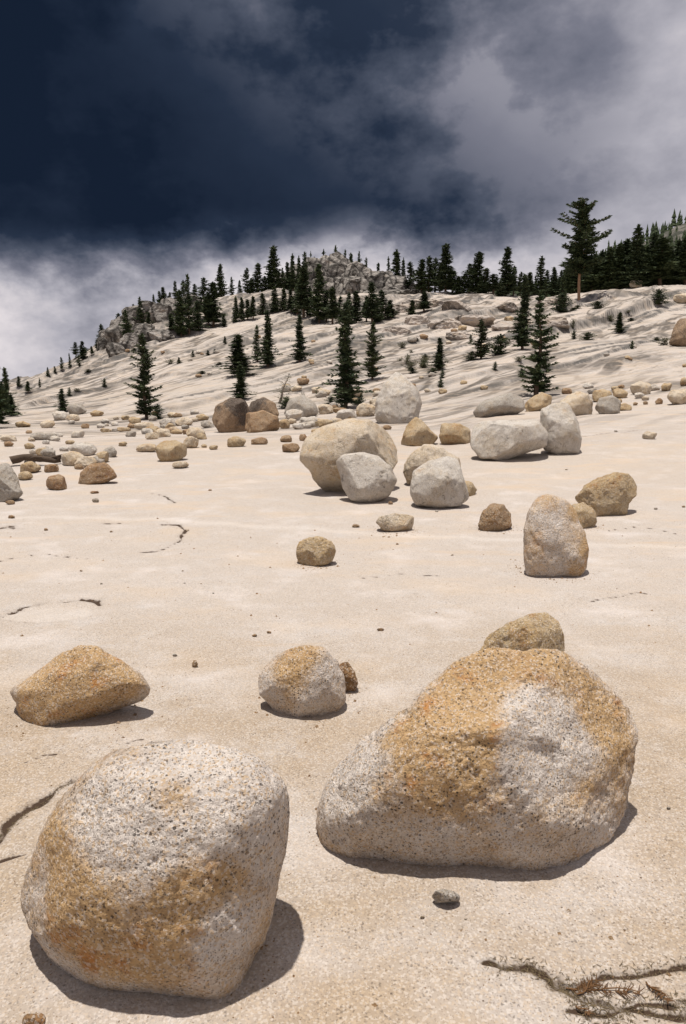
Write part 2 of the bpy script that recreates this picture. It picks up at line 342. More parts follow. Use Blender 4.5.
def boulder_mat(name, pale, stain, rust, bias, contrast=1.0, use_attr=False, grain=1.0, bs=0.72):
    m = material(name)
    o = N.new('ShaderNodeTexCoord').outputs['Object']; oi = N.new('ShaderNodeObjectInfo')
    v = N.new('ShaderNodeVectorMath'); v.operation = 'MULTIPLY_ADD'; L.new(oi.outputs['Random'], v.inputs[0]) ; v.inputs[1].default_value = (37, 53, 29); L.new(o, v.inputs[2])
    p = v.outputs[0]
    n1 = noise(p, 2.6, 8, 0.66); n2 = noise(mapping(p, loc=(4, 4, 4)), 6.5, 8, 0.72)
    a = mth('ADD', n1, bias)
    if use_attr: a = mth('ADD', a, mth('MULTIPLY', mth('SUBTRACT', attr('stain'), 0.5), 0.55))
    a = mth('ADD', a, mth('MULTIPLY', mth('SUBTRACT', noise(p, 17, 7, 0.75), 0.5), 0.62))
    s1 = sstep(a, 0.36, 0.82)
    s2 = mth('MULTIPLY', sstep(mth('ADD', n2, mth('MULTIPLY', bias, 0.5)), 0.50, 0.70), sstep(a, 0.46, 0.78))
    base = mixc(mth('MULTIPLY', s1, 0.92), pale, stain); base = mixc(mth('MULTIPLY', s2, 0.85), base, rust)
    tone = noise(mapping(p, loc=(7, 2, 5)), 4.5, 9, 0.72)
    base = mixc(sstep(tone, 0.42, 0.70, 0.0, 0.55), base, (0.55, 0.50, 0.46), 'MULTIPLY')
    col, h = granite_base(p, pale, stain, grain, contrast, base)
    crn = noise(mapping(p, loc=(2, 3, 8)), 2.2, 5, 0.6)
    crk = mth('MULTIPLY', sstep(mth('ABSOLUTE', mth('SUBTRACT', crn, 0.5)), 0.002, 0.012, 1.0, 0.0), sstep(noise(mapping(p, loc=(6, 1, 3)), 1.7, 3, 0.5), 0.52, 0.60))
    crk = mth('MULTIPLY', crk, 0.06 if use_attr else 0.4)
    col = mixc(crk, col, (0.06, 0.045, 0.035))
    lich = sstep(noise(mapping(p, loc=(12, 5, 3)), 24 if use_attr else 9, 6, 0.7), 0.66 if use_attr else 0.60, 0.74 if use_attr else 0.68)
    col = mixc(mth('MULTIPLY', lich, 0.6), col, (0.09, 0.08, 0.07))
    # weathered grime in hollows of the surface relief
    n4 = noise(mapping(p, loc=(1, 9, 2)), 13, 8, 0.7)
    col = mixc(sstep(n4, 0.55, 0.72, 0.0, 0.5), col, (0.14, 0.105, 0.075))
    bn = noise(p, 11, 9, 0.68); bf = noise(p, 60, 5, 0.65)
    bump = mth('ADD', mth('ADD', mth('MULTIPLY', bn, 1.9), mth('MULTIPLY', bf, 1.6)), mth('ADD', mth('MULTIPLY', h, 0.7), mth('MULTIPLY', crk, -2.0)))
    finish(col, 0.92, bump, bs, 0.02, 0.15); return m
M = {}
M['ground'] = ground_mat()
OCH = (0.53, 0.345, 0.165); RUST = (0.46, 0.175, 0.035)
M['big'] = boulder_mat('granite_ochre_stained', (0.68, 0.61, 0.55), OCH, RUST, 0.0, 1.0, True)
M['pale'] = boulder_mat('granite_pale', (0.62, 0.58, 0.53), (0.54, 0.44, 0.31), RUST, -0.02, 0.9)
M['cream'] = boulder_mat('granite_cream', (0.64, 0.56, 0.455), (0.56, 0.41, 0.23), RUST, 0.02, 0.9)
M['tan'] = boulder_mat('granite_tan', (0.50, 0.40, 0.27), (0.46, 0.31, 0.14), (0.34, 0.15, 0.05), 0.07, 0.9)
M['brown'] = boulder_mat('granite_brown', (0.36, 0.26, 0.16), (0.33, 0.19, 0.085), (0.22, 0.10, 0.04), 0.10, 0.9)
M['grey'] = boulder_mat('granite_grey', (0.40, 0.37, 0.33), (0.38, 0.29, 0.19), (0.2, 0.12, 0.06), -0.05, 0.9)
M['dark'] = boulder_mat('granite_dark', (0.33, 0.22, 0.13), (0.07, 0.05, 0.038), (0.03, 0.025, 0.02), 0.0, 0.7, True)
def crag_mat():
    m = material('fractured_granite'); g = N.new('ShaderNodeNewGeometry').outputs['Position']
    n1 = noise(mapping(g, sc=(0.5, 0.5, 1.0)), 0.8, 9, 0.7)
    col = ramp(n1, [(0.32, (0.07, 0.06, 0.052)), (0.45, (0.19, 0.17, 0.15)), (0.58, (0.36, 0.33, 0.295)), (0.72, (0.29, 0.215, 0.16))])
    vd = voro(mapping(g, sc=(0.8, 0.8, 0.45)), 0.7, 'DISTANCE_TO_EDGE'); col = mixc(sstep(vd.outputs['Distance'], 0.02, 0.16, 0.85, 0.0), col, (0.04, 0.035, 0.03))
    finish(col, 0.9, noise(g, 2.0, 9, 0.7), 0.9, 0.5); return m
M['crag'] = crag_mat()
def hill_mat():
    m = material('brushy_hillside'); g = N.new('ShaderNodeNewGeometry').outputs['Position']
    n1 = noise(mapping(g, sc=(1, 1, 1.4)), 0.09, 9, 0.75); finish(ramp(n1, [(0.36, (0.022, 0.028, 0.018)), (0.50, (0.07, 0.07, 0.055)), (0.60, (0.17, 0.155, 0.135)), (0.72, (0.27, 0.25, 0.22))]), 0.95, n1, 0.8, 4.0); return m
M['hill'] = hill_mat()
def wood_mat(name, c1, c2):
    m = material(name); o = N.new('ShaderNodeTexCoord').outputs['Object']
    n = noise(mapping(o, sc=(6, 6, 1.2)), 4, 6, 0.65); finish(mixc(n, c1, c2), 0.9, n, 0.8, 0.02); return m
M['bark'] = wood_mat('bark', (0.055, 0.038, 0.028), (0.16, 0.105, 0.07))
M['redbark'] = wood_mat('orange_bark', (0.22, 0.12, 0.07), (0.42, 0.27, 0.17))
M['dead'] = wood_mat('dead_wood', (0.20, 0.16, 0.13), (0.42, 0.36, 0.30))
M['char'] = wood_mat('dark_driftwood', (0.03, 0.022, 0.018), (0.13, 0.09, 0.06))
M['litter'] = wood_mat('needle_litter', (0.07, 0.05, 0.03), (0.24, 0.18, 0.10))
M['twig'] = wood_mat('rusty_needles', (0.08, 0.038, 0.018), (0.19, 0.10, 0.04))
def leaf_mat(name, c1, c2):
    m = material(name); g = N.new('ShaderNodeNewGeometry').outputs['Position']; oi = N.new('ShaderNodeObjectInfo')
    n = noise(g, 2.2, 3, 0.6); c = mixc(sstep(n, 0.35, 0.7), c1, c2)
    c = mixc(mth('MULTIPLY', oi.outputs['Random'], 0.35), c, (0.03, 0.04, 0.028)); finish(c, 0.75, spec=0.15); return m
M['needle'] = leaf_mat('conifer_needles', (0.030, 0.048, 0.024), (0.105, 0.128, 0.055))
M['needle_light'] = leaf_mat('young_pine_needles', (0.040, 0.055, 0.024), (0.105, 0.12, 0.050))
M['shrub'] = leaf_mat('shrub_leaves', (0.10, 0.11, 0.06), (0.22, 0.20, 0.12))

# ---------------------------------------------------------------- mesh helpers
def mesh_np(name, V, Fc, mat, attrs=None, smooth=True):
    me = bpy.data.meshes.new(name); V = np.asarray(V, np.float32); Fc = np.asarray(Fc, np.int32); k = Fc.shape[1]
    me.vertices.add(len(V)); me.vertices.foreach_set('co', V.ravel())
    me.loops.add(Fc.size); me.loops.foreach_set('vertex_index', Fc.ravel())
    me.polygons.add(len(Fc)); me.polygons.foreach_set('loop_start', np.arange(0, Fc.size, k, dtype=np.int32))
    me.polygons.foreach_set('loop_total', np.full(len(Fc), k, np.int32))
    me.polygons.foreach_set('use_smooth', np.full(len(Fc), smooth, bool))
    me.update(calc_edges=True); me.materials.append(mat)
    for a, vals in (attrs or {}).items():
        at = me.attributes.new(a, 'FLOAT', 'POINT'); at.data.foreach_set('value', np.asarray(vals, np.float32))
    return me
def obj(name, me, parent=None, loc=(0, 0, 0)):
    o = bpy.data.objects.new(name, me); C.objects.link(o); o.location = loc
    if parent is not None: o.parent = parent
    return o
def tag(o, label, cat, group=None):
    o['label'] = label; o['category'] = cat
    if group: o['group'] = group
    return o
ICO = {}
def ico(n):
    if n not in ICO:
        b = bmesh.new(); bmesh.ops.create_icosphere(b, subdivisions=n, radius=1)
        ICO[n] = (np.array([v.co[:] for v in b.verts]), np.array([[v.index for v in f.verts] for f in b.faces])); b.free()
    return ICO[n]

# ---------------------------------------------------------------- ground sheet
def build_ground():
    th = np.concatenate([np.linspace(-180, -32, 60)[:-1], np.linspace(-32, 32, 470), np.linspace(32, 180, 60)[1:-1]])
    r = [0.05, 0.3, 0.6, 0.9, 1.15]
    row = 1075.0
    while True:
        a = math.atan((row - CY) / F) + PITCH; rr = 1.6 / math.tan(a)
        if rr > 14: break
        if rr > r[-1]: r.append(rr)
        row -= 1.45
    while r[-1] < 175: r.append(r[-1] * 1.0068)
    while r[-1] < 4000: r.append(r[-1] * 1.09)
    r = np.array(r); T, Rr = np.meshgrid(np.radians(th), r)
    X = Rr * np.sin(T); Y = Rr * np.cos(T)
    z, c, l, d = height(X.ravel(), Y.ravel(), True)
    V = np.stack([X.ravel(), Y.ravel(), z], 1); nT, nR = len(th), len(r)
    global GRID; GRID = (th, r, z.reshape(nR, nT))
    i = np.arange(nR - 1)[:, None] * nT; j = np.arange(nT)[None, :]; j2 = (j + 1) % nT
    Fc = np.stack([i + j, i + j2, i + nT + j2, i + nT + j], -1).reshape(-1, 4)[:, ::-1]
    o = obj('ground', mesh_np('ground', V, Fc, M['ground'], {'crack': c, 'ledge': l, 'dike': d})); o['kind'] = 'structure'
build_ground()
height_exact = height
def height(x, y):
    """fast height: looks the built sheet up again"""
    x = np.asarray(x, float); y = np.asarray(y, float); T, Rr, Z = GRID
    t = np.degrees(np.arctan2(x, y)); r = np.hypot(x, y)
    i = np.clip(np.searchsorted(T, t) - 1, 0, len(T) - 2); j = np.clip(np.searchsorted(Rr, r) - 1, 0, len(Rr) - 2)
    a = np.clip((t - T[i]) / (T[i + 1] - T[i]), 0, 1); b = np.clip((r - Rr[j]) / (Rr[j + 1] - Rr[j]), 0, 1)
    return (Z[j, i] * (1 - a) + Z[j, i + 1] * a) * (1 - b) + (Z[j + 1, i] * (1 - a) + Z[j + 1, i + 1] * a) * b

# ---------------------------------------------------------------- boulders
def poly_radius(P, cx, cy, th):
    """distance from (cx,cy) to the outline in direction th"""
    out = np.zeros_like(th); c, s = np.cos(th), np.sin(th)
    for (x0, y0), (x1, y1) in zip(P, np.roll(P, -1, 0)):
        ax, ay = x0 - cx, y0 - cy; ex, ey = x1 - x0, y1 - y0
        den = c * ey - s * ex
        with np.errstate(divide='ignore', invalid='ignore'):
            t = (ax * ey - ay * ex) / den; k = (ax * s - ay * c) / den
        ok = (np.abs(den) > 1e-9) & (t > 0) & (k >= -1e-6) & (k <= 1 + 1e-6)
        out = np.where(ok, np.maximum(out, t), out)
    return out
HITS = []
def rock(name, label, cat, shape, mat, lod=5, depth=0.8, p=2.3, cuts=8, rough=0.07, sink=0.17, group=None, planes=(), stains=(), seed=None, hf=None):
    """shape: outline polygon or (x0,y0,x1,y1) box, in picture pixels, y down; the rock is pushed back along its ray until it rests on the ground"""
    seed = seed if seed is not None else int(abs(shape[0] if np.ndim(shape[0]) == 0 else shape[0][0]) * 7 + abs(shape[1] if np.ndim(shape[1]) == 0 else shape[1][1]) * 13)
    rg = np.random.default_rng(seed)
    if np.ndim(shape[0]) == 0:
        x0, y0, x1, y1 = shape; cx, cy = (x0 + x1) / 2, (y0 + y1) / 2
        t = np.linspace(0, 2 * np.pi, 15)[:-1]; q = rg.uniform(2.1, 3.4)
        rr = (np.abs(np.cos(t)) ** q + np.abs(np.sin(t)) ** q) ** (-1 / q) * (1 + rg.normal(0, 0.075, 14))
        px = rr * np.cos(t); py = rr * np.sin(t) + 0.10 * rr * np.cos(t) * rg.uniform(-1, 1)
        px = (px - px.min()) / (px.max() - px.min()) * (x1 - x0) + x0; py = (py - py.min()) / (py.max() - py.min()) * (y1 - y0) + y0
        P = np.stack([px, py], 1); traced = False
    else:
        P = np.array(shape, float); traced = True; y0_, y1_ = P[:, 1].min(), P[:, 1].max(); P[:, 1] = P[:, 1] + ss(P[:, 1], (y0_ + y1_) / 2, y1_) * (y1_ - y0_) * 0.07
    cx, cy = (P[:, 0].min() + P[:, 0].max()) / 2, (P[:, 1].min() + P[:, 1].max()) / 2
    Vs, Fs = ico(lod)
    th = np.arctan2(-Vs[:, 2], Vs[:, 0])                       # picture angle (y down)
    tt = np.linspace(-np.pi, np.pi, 361); rr = poly_radius(P, cx, cy, tt)
    ker = np.ones(9 if traced else 17); ker /= ker.sum(); rs = np.convolve(np.concatenate([rr[-20:-1], rr, rr[1:20]]), ker, 'same')[19:-19]
    Rd = np.interp(th, tt, rs)
    rho = np.hypot(Vs[:, 0], Vs[:, 2]); c = Vs[:, 1]             # y: away from the viewer
    rp = rho ** (2 / p); cp = np.sign(c) * np.abs(c) ** (2 / p)
    size = math.sqrt((P[:, 0].max() - P[:, 0].min()) * (P[:, 1].max() - P[:, 1].min())) / 2
    a = np.cos(th) * Rd * rp / F; b = -np.sin(th) * Rd * rp / F; dpt = cp * depth * size / F
    W = np.stack([a, b, dpt], 1); S = size / F
    wanted = Rd / F
    # facets
    for i in range(cuts):
        n = rg.normal(size=3); n[2] = np.sign(n[2] + (-0.3)) * (abs(n[2]) + (0.8 if traced else 0.2)); n /= np.linalg.norm(n)
        d = W @ n; lim = d.max() * rg.uniform(0.66, 0.9)
        W = W - np.outer(np.maximum(d - lim, 0) * 0.85, n)
    for (n, k) in planes:
        n = np.array(n, float); n /= np.linalg.norm(n); d = W @ n; lim = d.max() * k
        W = W - np.outer(np.maximum(d - lim, 0) * 0.72, n)
    # large, middle and small relief
    q = W / S
    nv = Vs
    so_ = seed % 97
    disp = rough * (0.9 * fbm(q[:, 0] * 1.3 + so_, q[:, 1] * 1.3, q[:, 2] * 1.3, 3, seed % 50) + 0.55 * np.abs(fbm(q[:, 0] * 3.1, q[:, 1] * 3.1 + so_, q[:, 2] * 3.1, 3, seed % 50 + 9)) - 0.15)
    if lod >= 6: disp = disp + rough * 0.09 * fbm(q[:, 0] * 11, q[:, 1] * 11, q[:, 2] * 11 + so_, 4, seed % 31, 0.6)
    if lod >= 7: disp = disp + rough * 0.16 * fbm(q[:, 0] * 40, q[:, 1] * 40, q[:, 2] * 40 + so_, 2, seed % 31 + 5, 0.6)
    W = W + nv[:, [0, 2, 1]] * (disp * S)[:, None]
    # keep the traced extent
    lo, hi = W.min(0), W.max(0)
    for ax, (A, B) in enumerate((((P[:, 0].min() - cx) / F, (P[:, 0].max() - cx) / F), (-(P[:, 1].max() - cy) / F, -(P[:, 1].min() - cy) / F))):
        W[:, ax] = (W[:, ax] - lo[ax]) / (hi[ax] - lo[ax]) * (B - A) + A
    ctr = RT * (cx - CX) / F + UP * (CY - cy) / F + FW
    back = ctr / np.linalg.norm(ctr)
    # deepen along the ray, keeping apparent size at every depth
    Z1 = ctr[None, :] * (1 + W[:, 2:3]) + (RT[None, :] * W[:, 0:1] + UP[None, :] * W[:, 1:2]) * (1 + W[:, 2:3] * 0.6)
    sub = Z1[:: max(1, len(Z1) // 640)]
    hf = hf or height
    def pen(s):
        X = sub * s; return np.quantile(X[:, 2] + EYE[2] - hf(X[:, 0], X[:, 1]), sink)
    s = 0.8; ok = False
    while s < 260:
        if pen(s) < 0: ok = True; break
        s *= 1.03
    if not ok: print('rock floats', label); s = 120
    a_, b_ = s / 1.03, s
    for _ in range(14):
        m_ = (a_ + b_) / 2
        if pen(m_) < 0: b_ = m_
        else: a_ = m_
    s = b_
    X = Z1 * s + EYE; org = X.mean(0); org[2] = X[:, 2].min()
    at = {}
    if stains:
        ax_ = np.zeros(len(X))
        for sx_, sy_, sr, val in stains:   # a stain sits round a point of the visible surface
            pr = (W[:, 0] * F + cx, cy - W[:, 1] * F); front = W[:, 2] < 0.0
            dd = np.hypot(pr[0] - sx_, pr[1] - sy_) + (~front) * 1e4; k = int(np.argmin(dd)); P3 = X[k]
            r3 = np.linalg.norm(X - P3, axis=1); wob = 1 + 0.35 * fbm(X[:, 0] * 9, X[:, 1] * 9, X[:, 2] * 9, 3, 77)
            ax_ += val * np.exp(-(r3 * wob / (sr * s / F)) ** 2 * 1.2)
        at['stain'] = 0.5 + np.clip(ax_, -0.7, 0.7)
    elif mat in ('big', 'dark'): at['stain'] = np.full(len(X), 0.5)
    Fs2 = Fs[:, ::-1]
    # handedness: make sure normals face outward
    A = X[Fs2[0]]; 
    nn = np.cross(A[1] - A[0], A[2] - A[0])
    if nn @ (A.mean(0) - X.mean(0)) < 0: Fs2 = Fs
    o = obj(name, mesh_np(name, X - org, Fs2, M[mat], at), loc=org)
    tag(o, label, cat, group); return o

B = 'boulder'; ST = 'stone'
rock('boulder', 'rounded white and ochre boulder at the bottom left of the slab', B,
     [(20, 900), (28, 863), (47, 821), (70, 789), (93, 765), (121, 749), (154, 741), (187, 740), (219, 743), (252, 755), (280, 775), (290, 793), (285, 835), (275, 887), (261, 933), (243, 980), (224, 1003), (201, 1013), (173, 1008), (140, 992), (103, 978), (70, 961), (42, 938), (26, 919)],
     'big', 7, 0.66, 2.25, 3, 0.038, 0.27, planes=[((0.1, 0.80, -0.75), 0.92), ((-0.15, -0.80, -0.5), 0.84), ((0.9, -0.1, -0.45), 0.97), ((-0.75, 0.1, -0.6), 0.9)],
     stains=[(70, 900, 42, 1.2), (100, 935, 45, 0.8), (175, 905, 28, 1.4), (215, 880, 34, 0.8), (175, 800, 28, 0.7), (240, 800, 60, -0.9), (60, 850, 30, 0.4), (110, 820, 40, -0.4), (225, 930, 30, -0.5), (135, 960, 40, 0.4), (140, 860, 30, -.3), (180, 755, 40, -.5)], seed=11)
rock('boulder', 'largest boulder, right foreground, orange stained with one white patch on top', B,
     [(315, 810), (324, 784), (342, 761), (379, 726), (415, 695), (452, 666), (484, 650), (515, 645), (552, 647), (583, 656), (610, 677), (631, 700), (640, 726), (636, 742), (638, 766), (631, 779), (615, 810), (594, 834), (562, 855), (531, 871), (499, 879), (457, 880), (415, 878), (384, 868), (358, 852), (331, 847), (318, 831)],
     'big', 7, 0.58, 2.15, 4, 0.050, 0.29, planes=[((0.05, 0.82, -0.70), 0.86), ((-0.10, -0.72, -0.70), 0.85), ((-0.55, 0.45, -0.65), 0.88), ((0.75, -0.1, -0.6), 0.9)],
     stains=[(460, 740, 60, 1.1), (430, 765, 48, 0.7), (480, 690, 50, 0.9), (540, 655, 45, 0.7), (615, 700, 38, 0.9), (622, 740, 25, 0.6), (540, 720, 48, -1.2), (570, 740, 35, -0.8), (520, 755, 30, -0.9), (380, 760, 50, -0.45), (450, 830, 80, -0.15), (560, 820, 60, 0.0), (575, 790, 22, 0.6)], seed=23)
rock('boulder', 'tan speckled rock peeking out behind the top of the largest boulder', B,
     [(478, 655), (489, 637), (510, 624), (531, 614), (547, 612), (561, 621), (567, 637), (566, 664), (540, 680), (500, 676)], 'tan', 6, 0.9, seed=5, sink=0.06)
rock('boulder', 'wedge shaped orange brown rock lying alone on the left of the foreground', B,
     [(10, 688), (27, 676), (54, 657), (81, 645), (97, 645), (124, 662), (143, 673), (150, 687), (146, 697), (119, 706), (81, 722), (49, 728), (27, 731), (22, 716), (16, 701)],
     'big', 6, 0.55, 2.5, 3, 0.05, 0.27, planes=[((0.35, -0.72, -0.6), 0.72), ((-0.2, 0.75, -0.65), 0.84)], stains=[(60, 690, 50, .7), (110, 680, 40, .5), (40, 720, 30, .8), (48, 724, 12, -.8), (90, 655, 30, .25)], seed=31)
rock('boulder', 'squat white and orange rock in the middle of the foreground, small stone at its right', B,
     [(258, 679), (267, 662), (280, 652), (302, 645), (324, 646), (340, 660), (346, 679), (346, 697), (334, 714), (318, 722), (297, 716), (275, 706), (259, 692)],
     'big', 6, 0.65, 2.4, 4, 0.055, 0.24, planes=[((-0.3, 0.6, -0.7), 0.86), ((0.3, -0.75, -0.6), 0.78), ((0.75, 0.2, -0.6), 0.85)], stains=[(290, 672, 20, .8), (310, 655, 16, .5), (330, 675, 25, -.6), (270, 690, 20, -.5), (310, 705, 22, -.3)], seed=41)
rock('stone', 'small brown stone leaning behind the right side of the squat foreground rock', ST, [(336, 668), (341, 663), (348, 662), (354, 672), (358, 683), (356, 690), (345, 690), (337, 682)], 'brown', 5, 0.8, sink=0.05)
rock('boulder', 'upright cream boulder like a blunt tooth on the slab, rusty right edge', B,
     [(523, 528), (528, 510), (537, 497), (549, 494), (564, 499), (576, 510), (585, 534), (589, 546), (588, 564), (580, 575), (567, 573), (552, 577), (537, 576), (526, 570), (523, 552)], 'big', 6, 0.7, 2.4, 3, 0.05, 0.12,
     stains=[(588, 548, 10, 1.2), (535, 545, 20, .2), (545, 500, 18, .3), (560, 560, 25, -.1), (573, 512, 10, .8), (580, 572, 8, .7)])
rock('stone', 'small tan rock tucked behind the right shoulder of the upright cream boulder', ST, [(571, 506), (584, 502), (596, 509), (597, 522), (588, 531), (576, 530), (568, 520)], 'tan', 5)
rock('boulder', 'tan boulder with a hooked right end behind the upright cream boulder', B,
     [(575, 498), (585, 486), (600, 477), (615, 472), (630, 475), (637, 486), (636, 496), (629, 503), (627, 513), (612, 518), (598, 518), (588, 512)], 'tan', 6, 0.6, 2.4, 4)
rock('stone', 'round brown stone standing alone left of the upright cream boulder', ST, [(478, 524), (482, 510), (492, 503), (504, 504), (511, 513), (512, 525), (500, 533), (482, 532)], 'brown', 6, 1.0)
rock('stone', 'isolated tan stone with flat top in the centre of the open slab', ST, [(296, 552), (299, 541), (308, 537), (322, 536), (332, 541), (336, 550), (333, 560), (322, 565), (305, 565), (298, 561)], 'tan', 6, 0.9, 2.8)
rock('stone', 'flat pale stone lying in front of the cluster of big pale boulders', ST, [(376, 522), (380, 516), (393, 513), (408, 515), (414, 521), (411, 528), (398, 531), (382, 529)], 'cream', 5, 0.8)
rock('boulder', 'biggest cream boulder of the middle distance cluster, undercut at its left', B,
     [(300, 453), (307, 438), (324, 426), (347, 418), (371, 419), (388, 428), (398, 444), (396, 461), (388, 471), (366, 486), (344, 490), (317, 491), (312, 478), (305, 465)], 'cream', 6, 0.8, 2.5, 5, 0.05, 0.06, planes=[((-0.5, -0.6, -0.5), 0.88)])
rock('boulder', 'smooth pale boulder with dark pock marks in front of the biggest cream boulder', B,
     [(336, 461), (344, 454), (361, 452), (378, 455), (391, 465), (397, 480), (388, 493), (371, 500), (351, 498), (343, 488)], 'pale', 6, 0.85, 2.4, 4, 0.04, 0.06)
rock('boulder', 'tall blunt pale boulder standing behind the middle distance cluster', B,
     [(375, 418), (378, 401), (386, 384), (397, 372), (408, 379), (420, 391), (422, 404), (418, 421), (401, 430), (389, 429)], 'pale', 6, 0.8, 2.4, 6, 0.06)
rock('boulder', 'triangular tan rock at the foot of the tall blunt pale boulder', B, [(401, 444), (407, 427), (415, 417), (424, 423), (438, 437), (432, 445), (415, 447)], 'tan', 5)
rock('boulder', 'blocky tan rock between the triangular rock and the flat topped slab boulder', B, [(439, 436), (443, 424), (460, 423), (470, 428), (471, 442), (455, 446), (442, 443)], 'tan', 5)
rock('boulder', 'rounded cream boulder leaning behind the smooth pale boulder with cut base', B,
     [(403, 471), (408, 456), (424, 444), (443, 448), (459, 459), (461, 471), (450, 484), (420, 489), (407, 483)], 'cream', 6, 0.7)
rock('boulder', 'smooth pale boulder with flat cut base at the front right of the cluster', B,
     [(410, 484), (413, 471), (427, 461), (447, 456), (456, 459), (461, 472), (469, 496), (460, 503), (434, 506), (415, 503), (410, 495)], 'pale', 6, 0.8, 2.5, 5, 0.05, 0.06)
rock('stone', 'small orange stone peeking out right of the pale boulder with flat cut base', ST, [(462, 480), (472, 482), (477, 490), (473, 497), (464, 497), (460, 490)], 'tan', 4)
rock('boulder', 'long pale boulder with dark flecked flat top on the middle right', B,
     [(470, 446), (472, 424), (483, 419), (508, 421), (537, 419), (548, 433), (546, 446), (525, 452), (500, 459), (479, 456)], 'pale', 6, 0.8, 2.9, 4, 0.05, 0.07, planes=[((0, 0.95, -0.3), 0.86), ((0.3, -0.8, -0.5), 0.8)])
rock('boulder', 'upright rounded pale boulder touching the right end of the long flat topped one', B,
     [(540, 408), (554, 402), (569, 402), (577, 417), (582, 437), (579, 450), (558, 452), (544, 446), (540, 427)], 'pale', 6, 0.85, 2.6, 4, 0.05, 0.07)
rock('boulder', 'low grey boulder with sloping back behind the long flat topped one', B, [(473, 412), (483, 402), (508, 393), (523, 397), (525, 410), (508, 418), (477, 418)], 'grey', 5)
rock('boulder', 'orange brown rock at the foot of the lone young pine on the right', B, [(524, 404), (532, 398), (542, 392), (552, 396), (549, 408), (530, 413)], 'tan', 5)
rock('boulder', 'domed cream boulder behind the upright pale one, right of the young pine', B, [(560, 402), (568, 395), (578, 391), (589, 394), (593, 404), (590, 416), (577, 419), (565, 416)], 'cream', 5)
rock('boulder', 'grey rounded rock in the right hand row, darkest of that row', B, [(595, 408), (600, 398), (612, 395), (621, 401), (620, 412), (601, 415)], 'grey', 5)
rock('boulder', 'large grey brown boulder cut by the right edge, high on the slope', B, [(669, 343), (671, 330), (680, 319), (692, 316), (708, 324), (712, 345), (690, 349)], 'dark', 5, 0.9, 2.6, 6)
rock('boulder', 'left lobe of the dark pair, brown boulder with black streaked top beside the pines', B, [(212, 421), (215, 407), (229, 398), (246, 400), (252, 416), (245, 434), (220, 436)], 'dark', 6, 0.9, stains=[(240, 402, 12, 1.0), (232, 404, 8, .6), (246, 420, 9, .7), (224, 420, 10, -.8), (218, 408, 4, .5)])
rock('boulder', 'dark streaked boulder behind the light brown one in the dark pair', B, [(246, 412), (252, 401), (264, 397), (275, 402), (279, 414), (272, 428), (250, 428)], 'dark', 5, 0.8, stains=[(254, 404, 9, 1.0), (266, 401, 7, .3), (273, 408, 6, -.5)])
rock('boulder', 'light brown rounded boulder in front of the dark streaked pair', B, [(245, 428), (250, 414), (264, 410), (277, 417), (280, 429), (267, 435), (250, 434)], 'brown', 5, 0.9)
rock('boulder', 'grey angular boulder among pale blocks under the leaning dead tree', B, [(284, 413), (290, 399), (304, 394), (316, 401), (318, 413), (300, 421)], 'grey', 5, 0.9, 2.4, 7)
rock('boulder', 'pale grey boulder cut by the left edge, stones around its base', B, [(-20, 478), (-12, 465), (8, 463), (19, 478), (23, 492), (14, 500), (0, 504), (-16, 500)], 'grey', 6, 0.9, 2.4, 5)
rock('boulder', 'rusty brown rock with flat dark underside, largest of the near left stones', B, [(78, 484), (80, 473), (90, 464), (104, 462), (113, 470), (117, 477), (102, 483), (82, 486)], 'brown', 5, 0.8)
rock('boulder', 'tan wedge shaped rock left of the dark pair of boulders', B, [(155, 447), (161, 441), (176, 440), (187, 445), (186, 455), (178, 460), (164, 463), (158, 456)], 'tan', 5)
